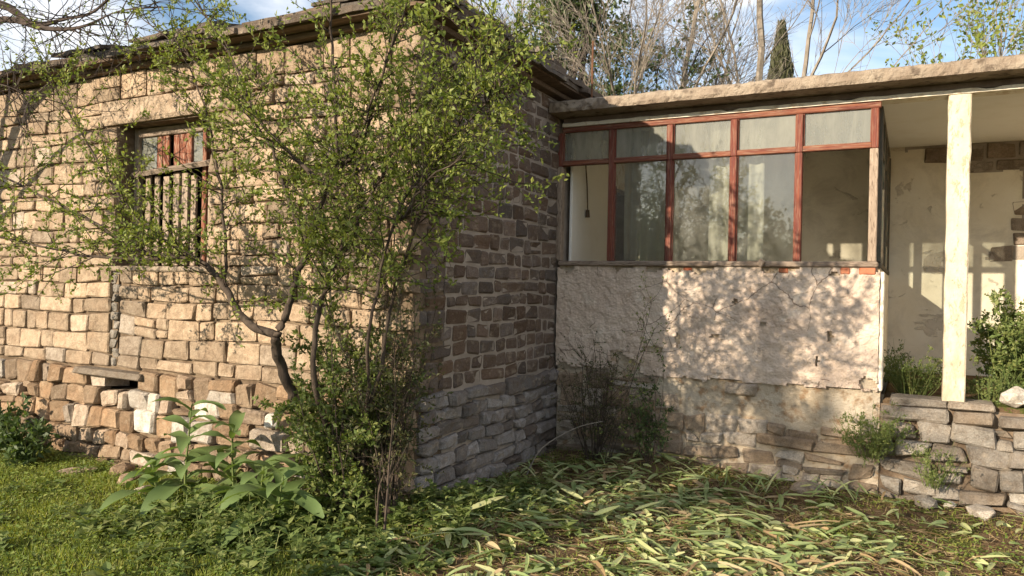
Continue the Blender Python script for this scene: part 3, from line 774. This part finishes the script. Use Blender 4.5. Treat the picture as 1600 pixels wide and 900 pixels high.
rock((-5.75, 4.22, gz(-5.75, 4.22) + .03), (.14, .09, .055), 'square tan stone on the lawn below the vent', 'rubble', (.1, 1, .1))
rock((-6.05, 4.38, gz(-6.05, 4.38) + .04), (.13, .11, .08), 'lumpy brown stone at the foot of the front wall', 'rubble', (.3, .9, 0))
rock((-5.35, 4.05, gz(-5.35, 4.05) + .02), (.08, .06, .035), 'small pale stone half sunk in the lawn', 'rubble', (.1, 1.1, .5))
rock((-.75, 6.80, gz(-.75, 6.80) + .02), (.16, .11, .07), 'tan stone fallen from the annex base', tone=(.1, 1, .1))

# ------------------------------------------------------------------ plants
random.seed(111)
def walk(p, d, ln, segs, wob, grav=0.0):
    pts = [Vector(p)]; d = Vector(d).normalized()
    for i in range(segs):
        d = (d + rdir() * wob + Vector((0, 0, grav))).normalized(); pts.append(pts[-1] + d * (ln / segs))
    return pts
def along(pts, t):
    f = t * (len(pts) - 1); i = min(int(f), len(pts) - 2); return pts[i].lerp(pts[i + 1], f - i), (pts[i + 1] - pts[i]).normalized()
def smooth_line(pts, k=4):
    pts = [Vector(p) for p in pts]; out = []; n = len(pts)
    for i in range(n - 1):
        p0, p1, p2, p3 = pts[max(i - 1, 0)], pts[i], pts[i + 1], pts[min(i + 2, n - 1)]
        for j in range(k):
            t = j / k; out.append(.5 * ((2 * p1) + (p2 - p0) * t + (2 * p0 - 5 * p1 + 4 * p2 - p3) * t * t + (3 * p1 - p0 - 3 * p2 + p3) * t ** 3))
    out.append(pts[-1]); return out
def leafy_twig(wood, lv, p, d, ln, r, leafs, lsz, wob=.25, grav=.02, sub=2, n=3):
    pts = walk(p, d, ln, 5, wob, grav); wood.tube(pts, [r, r * .85, r * .7, r * .55, r * .45, r * .3], n, False)
    for k in range(int(ln * leafs)):
        q, dd = along(pts, U(.15, 1)); a = (dd * .5 + rdir()).normalized()
        s = U(*lsz); lv.leaf(q, a + Vector((0, 0, .15)), rdir(), s, s * U(.42, .6), U(-.1, .3))
    if sub > 0:
        for k in range(random.choice((1, 2, 2, 3))):
            q, dd = along(pts, U(.25, .9)); leafy_twig(wood, lv, q, dd + rdir() * .8, ln * U(.35, .6), r * .55, leafs, lsz, wob, grav, sub - 1)

# --- the plum tree in front of the house
tree = empty('plum_tree', (-3.72, 4.3, gz(-3.72, 4.3)), 'leafy young plum tree with forked dark trunk in front of the sandstone wall', 'tree')
wood, lv = MB(), MB()
G = gz(-3.6, 4.3) - .05
limbs = [
 ([(-3.62, 4.32, G), (-3.74, 4.25, .28), (-3.86, 4.15, .62), (-3.90, 4.05, .86), (-3.88, 3.95, 1.05), (-3.83, 3.9, 1.14)], .042, .034, 0),
 ([(-3.83, 3.9, 1.14), (-4.11, 3.88, 1.24), (-4.28, 3.86, 1.46), (-4.51, 3.84, 1.64), (-4.8, 3.82, 1.68), (-5.1, 3.8, 1.72), (-5.6, 3.78, 1.92), (-6.0, 3.75, 2.08), (-6.7, 3.7, 2.33), (-7.2, 3.7, 2.5)], .032, .006, 1),
 ([(-4.51, 3.84, 1.64), (-4.85, 3.8, 1.80), (-5.15, 3.72, 2.02), (-5.34, 3.7, 2.25), (-5.73, 3.7, 2.65), (-6.03, 3.7, 3.0)], .018, .005, 1),
 ([(-4.7, 3.83, 1.67), (-5.3, 3.6, 1.66), (-6.1, 3.5, 1.78), (-6.9, 3.5, 1.86)], .015, .004, 1),
 ([(-3.83, 3.9, 1.14), (-3.76, 3.92, 1.30), (-3.69, 3.94, 1.56), (-3.60, 3.95, 1.75), (-3.47, 3.95, 2.15), (-3.39, 3.95, 2.24), (-3.40, 3.95, 2.65), (-3.45, 3.95, 3.2), (-3.4, 3.9, 3.65)], .030, .006, 1),
 ([(-3.47, 3.95, 2.15), (-3.77, 3.9, 2.40), (-4.01, 3.85, 2.65), (-4.25, 3.82, 3.1), (-4.62, 3.8, 3.55)], .018, .005, 1),
 ([(-3.60, 3.95, 1.75), (-3.89, 4.0, 2.17), (-4.06, 4.05, 2.45), (-4.4, 4.05, 2.8), (-4.95, 4.0, 3.25), (-5.3, 3.95, 3.5)], .017, .004, 1),
 ([(-3.40, 3.95, 2.24), (-3.19, 3.9, 2.36), (-3.0, 3.85, 2.7), (-2.75, 3.8, 3.15)], .014, .004, 1),
 ([(-3.30, 3.95, 1.72), (-3.1, 3.95, 2.06), (-2.85, 3.9, 2.4), (-2.5, 3.85, 2.75), (-2.2, 3.8, 2.9)], .015, .004, 1),
 ([(-3.55, 4.3, G), (-3.55, 4.15, .40), (-3.46, 3.86, .9), (-3.42, 3.88, 1.4), (-3.30, 3.92, 1.72), (-3.2, 3.95, 2.3), (-3.0, 3.95, 2.9), (-2.8, 3.9, 3.4)], .028, .006, 1),
 ([(-3.45, 4.32, G), (-3.28, 4.15, .5), (-3.02, 4.0, 1.0), (-2.9, 4.0, 1.55), (-2.6, 3.95, 2.2), (-2.3, 3.9, 2.65), (-2.1, 3.9, 2.95)], .020, .005, 1),
 ([(-3.42, 4.3, G), (-3.2, 4.1, .6), (-3.0, 3.85, 1.2), (-2.8, 3.8, 1.85), (-2.45, 3.78, 2.3), (-2.02, 3.75, 2.62)], .017, .004, 1),
 ([(-2.8, 3.8, 1.85), (-2.62, 3.7, 1.95), (-2.45, 3.65, 2.12), (-2.2, 3.6, 2.2)], .010, .004, 1),
 ([(-4.28, 3.86, 1.46), (-4.35, 3.9, 1.9), (-4.5, 3.95, 2.4), (-4.7, 3.95, 2.9), (-4.9, 3.9, 3.3)], .014, .004, 1),
]
for pts, r0, r1, tw_ in limbs:
    sp = smooth_line(pts, 5); sp = [q + Vector((U(-.008, .008), U(-.012, .012), U(-.008, .008))) for q in sp]; n = len(sp)
    wood.tube(sp, [r0 + (r1 - r0) * (i / (n - 1)) ** .8 for i in range(n)], 7)
    if not tw_: continue
    ln = sum((sp[i + 1] - sp[i]).length for i in range(n - 1))
    for k in range(int(ln * (19 if sp[-1].x < -4.6 else (31 if sp[-1].x > -2.95 else 25)))):
        t = U(.12, 1); q, dd = along(sp, t)
        if q.z < 1.35: continue
        d = (dd * U(.1, .7) + rdir() * .9 + Vector((0, 0, .30)))
        leafy_twig(wood, lv, q, d, U(.22, .60) * (1.1 - .2 * t), .005, 54, (.015, .046), .22, .02, 2)
wood.build('trunk', 'bark', tree, smooth=True); lv.build('crown', 'plum_leaf', tree)

def shrub(name, base, label, cat, stems, h, spread, leafs, lsz, wmat, lmat, r=.006, wob=.2, grav=.03, group=None, sub=1, lean=(0, 0)):
    o = empty(name, base, label, cat, group); w_, l_ = MB(), MB()
    for k in range(stems):
        a = U(0, 6.283); s = U(.1, 1) * spread; d = Vector((math.cos(a) * s + lean[0], math.sin(a) * s + lean[1], 1)); hh = h * U(.55, 1.05)
        p = Vector(base) + Vector((math.cos(a), math.sin(a), 0)) * U(0, .12) * max(spread, .3) + Vector((0, 0, -.04))
        pts = walk(p, d, hh, 7, wob * .5, grav); w_.tube(pts, [r * (1 - .1 * i) for i in range(8)], 4, False)
        for q_ in range(int(hh * 9)):
            q, dd = along(pts, U(.2, 1)); leafy_twig(w_, l_, q, dd * .5 + rdir() * .9, U(.12, .3) * min(1.2, h), r * .5, leafs, lsz, wob, grav, sub)
    w_.build('stem', wmat, o); 
    if l_.f: l_.build('foliage', lmat, o)
    return o
shrub('shrub', (-3.50, 4.22, gz(-3.50, 4.22)), 'bushy green suckers crowding round the plum tree foot', 'shrub', 30, 1.25, .40, 105, (.025, .05), 'bark', 'shrub_leaf', .008)
shrub('shrub', (-3.12, 4.25, gz(-3.12, 4.25)), 'sparse reddish twiggy shrub against the house corner', 'shrub', 16, 1.75, .22, 45, (.02, .04), 'bark', 'dull_leaf', .006)
shrub('shrub', (-2.62, 6.75, gz(-2.6, 6.75)), 'thin dry brush with sparse dull leaves at the inner corner of the walls', 'shrub', 26, 1.15, .5, 26, (.015, .03), 'bark', 'dull_leaf', .005)
shrub('shrub', (-2.1, 6.78, gz(-2.1, 6.78)), 'small dark leafy bush against the rough plaster wall', 'shrub', 14, .85, .45, 60, (.02, .04), 'bark', 'dark_weed', .005)
shrub('shrub', (-2.45, 6.6, gz(-2.45, 6.6)), 'tall thin arching sprig in front of the plaster wall', 'shrub', 3, 1.75, .15, 18, (.02, .035), 'bark', 'shrub_leaf', .005, lean=(.35, 0))
shrub('wall_weed', (-.28, 7.02, .20), 'feathery green weed growing out of the wall below the parapet corner', 'weed', 55, .46, 1.0, 110, (.012, .028), 'weed', 'weed', .003, lean=(0, -.25))
shrub('wall_weed', (.20, 7.0, .02), 'low straggly weed on the stones under the column', 'weed', 26, .40, .8, 80, (.012, .028), 'weed', 'weed', .003, lean=(0, -.2))
shrub('terrace_weed', (.02, 7.6, FL - .02), 'low green bush on the terrace between parapet and column', 'weed', 60, .44, .9, 110, (.015, .03), 'weed', 'weed', .004)
shrub('terrace_weed', (-.1, 8.3, FL - .02), 'thin seeding weed behind the low terrace bush', 'weed', 14, .5, .3, 40, (.015, .03), 'weed', 'dull_leaf', .003)
shrub('terrace_shrub', (.78, 7.75, FL - .02), 'bright green leafy shrub on the terrace right of the column', 'shrub', 45, .82, .55, 95, (.025, .055), 'weed', 'weed', .005)
shrub('terrace_weed', (.58, 7.42, FL - .02), 'soft feathery weed at the foot of the terrace shrub', 'weed', 40, .36, .8, 110, (.012, .026), 'weed', 'weed', .003)
shrub('dark_bush', (-7.15, 4.15, gz(-7.15, 4.15)), 'dark green leafy bush against the left of the rubble plinth', 'bush', 40, .46, .75, 55, (.045, .085), 'weed', 'dark_weed', .005)
shrub('dark_bush', (-7.75, 4.2, gz(-7.75, 4.2)), 'taller dark bush at the far end of the front wall', 'bush', 26, .52, .6, 55, (.045, .085), 'weed', 'dark_weed', .005)

# dry stems standing at the corner
for k, (x, y, h, lx) in enumerate(((-3.02, 3.98, .55, .03), (-2.97, 4.0, .85, .05))):
    mb = MB(); pts = [Vector((x + lx * t + .008 * nz3(t * 4, k, 1), y, gz(x, y) - .04 + h * t)) for t in [i / 8 for i in range(9)]]
    mb.tube(pts, [.012 - .001 * i for i in range(9)], 6)
    for j in range(6):
        q, dd = along(pts, U(.3, 1)); mb.tube(walk(q, dd + rdir() * .6, U(.1, .3), 3, .2), [.005, .004, .003, .002], 3, False)
    tag(mb.build('dry_stem', 'bark'), ('short leaning dry stem beside the plum tree', 'taller upright dry stem by the house corner')[k], 'stem')
mb = MB(); mb.tube(smooth_line([(-2.95, 6.0, gz(-2.9, 6.0)), (-2.85, 6.1, .10), (-2.62, 6.3, .27), (-2.42, 6.45, .33)]), [.008 - .0004 * i for i in range(13)], 5)
tag(mb.build('dead_branch', 'pale_bark'), 'bare pale branch arching out of the brush by the side wall', 'branch')

# broad leaved plants: every leaf a part
def broad_leaf(L_, W_2, droop, wave):
    mb = MB(); nu2, p = 7, Vector((0, 0, 0)); d = Vector((1, 0, .55)).normalized(); vs = []; fs = []
    for i in range(nu2 + 1):
        t = i / nu2; w = W_2 * (math.sin(math.pi * min(1, .06 + t * .94)) ** .8) * (1 - .25 * t) + .004
        up = Vector((-d.z, 0, d.x)); wv = wave * math.sin(t * 9)
        vs += [p + Vector((0, w, 0)) + up * (w * .35 + wv), p, p + Vector((0, -w, 0)) + up * (w * .35 - wv)]
        d = (d + Vector((0, 0, -droop / nu2))).normalized(); p = p + d * (L_ / nu2)
    for i in range(nu2):
        for k in (0, 1): fs.append((3 * i + k, 3 * i + k + 1, 3 * i + k + 4, 3 * i + k + 3))
    mb.add(vs, fs); me = bpy.data.meshes.new('leaf'); me.from_pydata(mb.v, [], mb.f); me.materials.append(M['dock_leaf'])
    me.polygons.foreach_set('use_smooth', [True] * len(me.polygons)); return me
leaf_meshes = [broad_leaf(U(.28, .40), U(.042, .062), U(.9, 1.7), U(.004, .012)) for _ in range(8)]
def dock(base, h, n, label, lean=.05, scale=1):
    o = empty('broad_leaved_plant', base, label, 'plant', 'broad leaved plants by the front wall')
    mb = MB(); pts = walk((base[0], base[1], base[2] - .03), (lean, -.03, 1), h, 6, .06); mb.tube(pts, [.012 - .0012 * i for i in range(7)], 6); mb.build('stem', 'weed', o, origin=base)
    for k in range(n):
        t = (k + .5) / n; q, dd = along(pts, .08 + .92 * t); c = link('leaf', random.choice(leaf_meshes), o, q)
        c.rotation_euler = (U(-.2, .2), -.7 * max(0, t - .5) + U(-.25, .25), k * 2.4 + U(-.4, .4)); s = (1.1 - .5 * t) * U(.8, 1.15) * scale; s *= 1.3; c.scale = (s, s, s)
dock((-4.75, 3.95, gz(-4.75, 3.95)), .78, 17, 'tallest broad leaved plant with an upright bare stem below the window', .02)
dock((-4.35, 4.05, gz(-4.35, 4.05)), .62, 16, 'broad leaved plant with drooping leaves beside the tallest one', .05)
dock((-4.05, 4.0, gz(-4.05, 4.0)), .42, 14, 'low broad leaved plant under the fork of the plum tree', .1, 1.15)
dock((-4.98, 3.9, gz(-4.98, 3.9)), .34, 12, 'low spreading broad leaved plant at the lawn edge', -.1, 1.0)
dock((-3.75, 3.85, gz(-3.75, 3.85)), .40, 13, 'low broad leaved plant at the foot of the plum trunk', .1, 1.1)

# ground cover that nobody could count
def scatter(n, region, fn):
    k = 0
    while k < n:
        x, y = U(region[0], region[1]), U(region[2], region[3])
        if fn(x, y): k += 1
weeds = MB()
def oval(mb, p, d, nrm, ln, w):
    d = d.normalized(); sd = d.cross(nrm)
    if sd.length < 1e-3: sd = d.cross(Vector((.2, .9, .4)))
    sd.normalize(); up = sd.cross(d); tipd = (d - up * U(.1, .7)).normalized(); m1, m2 = p + d * ln * .3, p + d * ln * .62 - up * ln * .05
    a, b = U(.8, 1.2), U(.55, .9)
    mb.add([p, m1 + sd * w * .5 * a + up * w * .14, m2 + sd * w * .5 * b + up * w * .1, m2 + tipd * ln * .4, m2 - sd * w * .5 * b + up * w * .1, m1 - sd * w * .5 * a + up * w * .14, m1, m2],
           [(0, 6, 1), (6, 7, 2, 1), (7, 3, 2), (0, 5, 6), (6, 5, 4, 7), (7, 4, 3)])
def put_weed(x, y):
    if y > YF - .1 and x < XC + .08: return False
    d = math.exp(-((x + 3.75) ** 2 / .8 + (y - 3.8) ** 2 / .34)) + .4 * math.exp(-((x + 2.75) ** 2 / .3 + (y - 4.8) ** 2 / .6)) + .16 * (nz3(x * 1.7, y * 1.7, 8) > .1) * (x < -2.4)
    if random.random() > d * (1 if nz3(x * 4, y * 4, 3) > -.1 else .35): return False
    base = Vector((x, y, gz(x, y))); h = U(.03, .24) * min(1, .25 + d); n = random.randint(5, 11); sz = U(.03, .11) * (1.4 if random.random() < .12 else 1); lean = Vector((U(-.4, .4), U(-.4, .4), 1)); asp = random.choice((.4, .55, .8))
    weeds.tube([base - Vector((0, 0, .02)), base + lean * h * .5, base + lean * h], [.003, .0025, .0015], 3, False)
    for k in range(n):
        a = k * 2.4 + U(-.5, .5); t = (k + 1) / n; L_ = sz * (1.25 - .6 * t) * U(.8, 1.2)
        oval(weeds, base + lean * h * t, Vector((math.cos(a), math.sin(a), U(-.1, .5) + t * .4)), Vector((U(-.3, .3), U(-.3, .3), 1)), L_, L_ * asp)
    return True
scatter(680, (-6.5, -1.9, 2.4, 5.8), put_weed)
tag(weeds.build('weeds', 'weed'), 'low broad weeds spreading round the tree foot', kind='stuff')
gr = MB()
def lawn(x, y): return max(0, min(1, (-2.25 - (x + .35 * (y - 3.5))) * 1.2 + .5 * nz3(x * 1.2, y * 1.2, 6)))
def put_grass(x, y):
    l_ = lawn(x, y) + .10
    if y > YF - .12 and x < XC: return False
    if random.random() > l_ * (.25 + 1.2 * max(0, .5 + nz3(x * 2.7, y * 2.7, 31))): return False
    p = Vector((x, y, gz(x, y) - .004)); a = U(0, 6.28); h = U(.018, .055) * (1.2 if nz3(x * 2, y * 2, 9) > 0 else .75); w = U(.003, .006)
    d = Vector((math.cos(a), math.sin(a), 0)); t = p + Vector((U(-.6, .6), U(-.6, .6), 1)) * h
    gr.add([p - d * w, p + d * w, t], [(0, 1, 2)]); return True
scatter(70000, (-8.2, 1.4, 1.9, 7.0), put_grass)
tag(gr.build('grass', 'grass_blade'), 'short green grass of the lawn', kind='stuff')
cl = MB()
def put_clover(x, y):
    l_ = lawn(x, y) * .8 + .34 * (nz3(x * 1.5, y * 1.5, 12) > -.05) * (1 if y < 6 else .4) * (1.6 if x > -.6 else 1) + .05
    if y > YF - .1 and x < XC: return False
    if random.random() > l_ * (1 if nz3(x * 3, y * 3, 14) > -.1 else .25): return False
    p = Vector((x, y, gz(x, y) + U(.0, .06))); a = U(0, 6.28); L_ = U(.014, .034)
    cl.leaf(p, Vector((math.cos(a), math.sin(a), U(0, .5))), Vector((U(-.4, .4), U(-.4, .4), 1)), L_, L_ * .75, .1); return True
scatter(34000, (-8.2, 1.4, 1.9, 7.0), put_clover)
tag(cl.build('clover', 'clover'), 'small round leaved clover in the lawn', kind='stuff')
# cut sword-shaped leaves strewn over the yard
ir, dryb = MB(), MB()
def iris_density(x, y):
    d = math.exp(-(((x + 1.35) / 1.5) ** 2 + ((y - 5.0) / 1.15) ** 2)) + .8 * math.exp(-(((x + 1.9) / .8) ** 2 + ((y - 6.2) / .5) ** 2)) + .12
    if x < -3.0: d *= .25
    if x > 0: d *= .5
    return d * (.25 + 1.3 * max(0, .35 + 1.2 * nz3(x * 1.9, y * 1.9, 20)))
def put_iris(x, y):
    if random.random() > iris_density(x, y) or (y > YF - .1 and x < XC + .05) or y > YA - .12: return False
    a = U(0, 6.28) if random.random() < .8 else random.gauss(.15, .45)
    ln = U(.05, .16) if random.random() < .6 else (U(.15, .28) if random.random() < .75 else U(.28, .42)); w = U(.024, .06); up = U(-.1, .4)
    p = Vector((x, y, gz(x, y) + U(.008, .085)))
    (ir if random.random() < .82 else dryb).blade(p, Vector((math.cos(a), math.sin(a), up)), Vector((U(-.5, .5), U(-.5, .5), 1)), ln, w, 4, U(.1, 1.1)); return True
scatter(2500, (-4.2, 1.3, 3.3, 7.05), put_iris)
for k in range(70):                                                    # tufts still standing
    x, y = random.choice(((-2.2, 6.5), (-1.6, 6.5), (-2.75, 6.1), (-.55, 6.75), (-1.1, 6.6))); x += U(-.25, .25); y += U(-.12, .12); a = U(0, 6.28)
    ir.blade(Vector((x, y, gz(x, y) - .01)), Vector((math.cos(a) * .6, math.sin(a) * .6, 1)), Vector((math.cos(a), math.sin(a), -.3)), U(.15, .38), U(.016, .03), 5, U(.6, 1.6))
tag(ir.build('cut_leaves', 'iris_leaf'), 'cut long green iris leaves strewn over the yard', kind='stuff')
def put_dry(x, y):
    if random.random() > .25 + iris_density(x, y) or (y > YF - .1 and x < XC + .05) or y > YA - .1 or lawn(x, y) > .5: return False
    a = U(0, 6.28); p = Vector((x, y, gz(x, y) + U(.002, .03)))
    dryb.blade(p, Vector((math.cos(a), math.sin(a), U(-.05, .25))), Vector((U(-.5, .5), U(-.5, .5), 1)), U(.03, .16), U(.003, .012), 2, U(0, .4)); return True
scatter(15000, (-4.4, 1.4, 3.0, 7.1), put_dry)
tag(dryb.build('dry_litter', 'dry_leaf'), 'brown dry leaf litter and straw on the soil', kind='stuff')

# ------------------------------------------------------------------ other trees
random.seed(112)
def branchy(wood, p, d, ln, r, lvl, tips, spread=.55, up=.08, kids=(2, 3), shrink=.72, wob=.10, minr=.004):
    segs = 4; pts = walk(p, d, ln, segs, wob, up); r1 = r * .66
    wood.tube(pts, [r + (r1 - r) * i / segs for i in range(segs + 1)], 6 if r > .03 else (4 if r > .012 else 3), False)
    if lvl == 0: tips.append((pts[-1], (pts[-1] - pts[-2]).normalized(), pts)); return
    dd = (pts[-1] - pts[-2]).normalized()
    branchy(wood, pts[-1], dd + rdir() * spread * .4, ln * U(.75, .95) * shrink / .72 * .85, r1, lvl - 1, tips, spread, up, kids, shrink, wob, minr)
    for k in range(random.randint(*kids)):
        q, e = along(pts, U(.35, 1)); branchy(wood, q, e + rdir() * spread, ln * shrink * U(.7, 1.1), max(r1 * U(.45, .7), minr), lvl - 1, tips, spread, up, kids, shrink, wob, minr)
def tree_thing(name, base, label, stems, lvl, leaves, lsz, bark, lmat, spread=.55, up=.08, group=None, clump=.12, kids=(2, 3), minr=.004):
    o = empty(name, base, label, 'tree', group); w_, l_, tips = MB(), MB(), []
    for (off, d, ln, r) in stems: branchy(w_, Vector(base) + Vector(off), Vector(d), ln, r, lvl, tips, spread, up, kids, minr=minr)
    w_.build('trunk', bark, o)
    for q, d, pts in tips:
        for k in range(leaves if leaves >= 1 else (1 if random.random() < leaves else 0)):
            b, e = along(pts, U(.2, 1)); s = U(*lsz); l_.leaf(b + rdir() * U(0, clump), e * .4 + rdir(), rdir(), s, s * U(.45, .65), .15)
    if l_.f: l_.build('crown', lmat, o)
    return o
# bare grey tree fanning out behind the annex
tree_thing('bare_tree', (-4.35, 13.6, gz(-4.35, 13.6)), 'large bare tree with pale trunks fanning out behind the flat roof',
    [((0, 0, 0), (-.06, 0, 1), 3.5, .12), ((.25, 0, 0), (.10, .05, 1), 3.3, .11), ((.35, .1, 0), (.27, 0, 1), 3.5, .13), ((.5, .1, 0), (.38, 0, 1), 3.3, .09)], 6, 0, (.03, .05), 'pale_bark', 'plum_leaf', .66, .02, kids=(2, 3), minr=.0036)
tree_thing('bare_tree', (-9.9, 17.5, gz(-10, 17)), 'thin twiggy bare tree rising behind the roof ridge',
    [((0, 0, 0), (0, 0, 1), 3.4, .10), ((.2, 0, 0), (.15, 0, 1), 3.2, .08), ((-.2, 0, 0), (-.12, 0, 1), 3.2, .08)], 6, 0, (.03, .05), 'pale_bark', 'plum_leaf', .65, .03, minr=.005)
tree_thing('evergreen_tree', (-5.95, 12.4, gz(-5.95, 12.4)), 'evergreen tree with hanging grey green leaves above the slab eave',
    [((0, 0, 0), (.02, 0, 1), 3.5, .11), ((.2, 0, 0), (.16, 0, 1), 3.2, .08), ((-.2, .1, 0), (-.12, 0, 1), 3.3, .08)], 4, 52, (.06, .14), 'dark_bark', 'evergreen_leaf', .55, .0, clump=.34)
tree_thing('evergreen_tree', (-5.0, 12.9, gz(-4.8, 12.9)), 'small ivy covered evergreen in front of the bare tree',
    [((0, 0, 0), (.05, 0, 1), 2.5, .07), ((.5, 0, 0), (.05, 0, 1), 2.2, .06), ((.9, 0, 0), (.0, 0, 1), 1.9, .05)], 4, 8, (.06, .12), 'dark_bark', 'evergreen_leaf', .6, .0, clump=.25)
# cypress
o = empty('cypress_tree', (-4.5, 30, gz(-4.5, 30)), 'slim dark cypress rising beyond the flat roof', 'tree'); w_, l_ = MB(), MB()
w_.tube([(-4.5, 30, -.2), (-4.5, 30, 6), (-4.52, 30, 10.9)], [.18, .12, .02], 6); w_.build('trunk', 'dark_bark', o)
for k in range(14000):
    z = U(.8, 11.45); a = U(0, 6.283); r = min(1.15, 0.03 + .215 * (11.5 - z) * (1 - .02 * (11.5 - z))) * (.88 + .22 * nz3(z * 1.9, math.cos(a) * 1.5, math.sin(a) * 1.5)) * math.sqrt(U(.35, 1.05))
    l_.leaf(Vector((-4.5 + r * math.cos(a), 30 + r * math.sin(a), z)), Vector((math.cos(a) * .3, math.sin(a) * .3, 1)), rdir(), U(.18, .38), U(.06, .12), .1)
l_.build('crown', 'cypress_leaf', o)
# tree with first leaves behind the porch
tree_thing('young_tree', (1.55, 13.2, gz(1.5, 13.2)), 'tree with sparse first leaves behind the porch roof',
    [((0, 0, 0), (-.10, 0, 1), 2.5, .05), ((.3, 0, 0), (-.18, 0, 1), 2.5, .045), ((.4, 0, 0), (.02, 0, 1), 2.7, .05), ((-.3, 0, 0), (-.05, 0, 1), 2.4, .045), ((-.6, .2, 0), (-.12, 0, 1), 2.3, .045), ((.8, .2, 0), (-.05, 0, 1), 2.8, .05)], 5, 7, (.05, .10), 'pale_bark', 'plum_leaf', .6, .05, clump=.08, kids=(1, 2))
# branch of a tree standing outside the picture on the left
o = empty('almond_tree', (-9.3, 3.4, gz(-9.3, 3.4)), 'dark twiggy tree whose limbs reach over the roof corner', 'tree'); w_, l_ = MB(), MB()
tl_ = [([(-9.3, 3.4, -.3), (-9.2, 3.45, 1.2), (-9.0, 3.5, 2.4), (-8.5, 3.7, 3.4), (-7.4, 3.9, 3.93), (-6.85, 4.0, 3.72), (-6.4, 4.0, 3.70), (-6.0, 4.0, 3.71), (-5.5, 3.95, 3.90)], .10, .012),
       ([(-8.5, 3.7, 3.4), (-7.4, 3.95, 3.80), (-6.7, 4.0, 3.66), (-6.2, 4.0, 3.60), (-5.7, 4.0, 3.66), (-5.2, 4.0, 3.62)], .035, .006),
       ([(-9.0, 3.5, 2.4), (-8.2, 3.6, 2.9), (-7.5, 3.7, 3.2), (-6.95, 3.8, 3.15), (-6.5, 3.8, 3.0)], .03, .005),
       ([(-9.0, 3.5, 2.4), (-8.9, 3.4, 3.6), (-8.3, 3.6, 4.4), (-7.2, 3.8, 4.6)], .05, .008)]
for pts, r0, r1 in tl_:
    sp = smooth_line(pts, 5); n = len(sp); w_.tube(sp, [max(r1, r0 * (1 - (i / (n - 1)) * 1.35) + r1) for i in range(n)], 6)
    for k in range(44):
        q, dd = along(sp, U(.35, 1))
        if q.z < 2.6: continue
        leafy_twig(w_, l_, q, dd * .4 + rdir() * .8 + Vector((0, 0, -.15)), U(.3, .75), .006, 7, (.022, .04), .2, -.01, 2)
w_.build('trunk', 'dark_bark', o); l_.build('crown', 'shrub_leaf', o)

# trees behind the viewpoint: they dapple the plaster and show in the panes
yt = tree_thing('yard_tree', (-8.35, -8.6, gz(-8, -8)), 'tall leafy yard tree that throws dappled shade on the plaster', [((.05, 0, 5.2), (.1, 0, 1), .9, .09), ((.02, 0, 5.0), (.75, .1, .7), .9, .07), ((-.02, 0, 5.0), (-.7, 0, .7), .9, .07), ((0, .05, 5.1), (.1, .8, .8), .85, .06), ((0, -.05, 5.1), (0, -.8, .8), .85, .06)], 3, 9, (.07, .13), 'bark', 'shrub_leaf', .7, .0, clump=.25)
mb = MB(); mb.tube(smooth_line([(-8.4, -8.6, -.3), (-8.3, -8.62, 1.8), (-8.38, -8.58, 3.6), (-8.31, -8.6, 5.35)]), [.17 - .004 * i for i in range(13)], 8); mb.build('lower_trunk', 'bark', yt)
for i, (x, y, h, lb) in enumerate(((-4.0, -21, 2.0, 'olive tree opposite the glazing'), (-7.6, -22.5, 2.15, 'wide olive tree behind the leafy yard tree'), (-11.5, -21.5, 1.9, 'olive tree next to the wide olive'), (-.5, -22, 1.7, 'small olive tree at the end of the row facing the porch'))):
    tree_thing('olive_tree', (x, y, gz(x, y)), lb, [((0, 0, 0), (0, 0, 1), h, .14), ((.2, 0, 0), (.4, .1, 1), h * .9, .1), ((-.2, 0, 0), (-.4, 0, 1), h * .9, .1)], 4, 14, (.16, .30), 'bark', 'dark_weed', .65, .0, 'olive trees along the yard', .4)
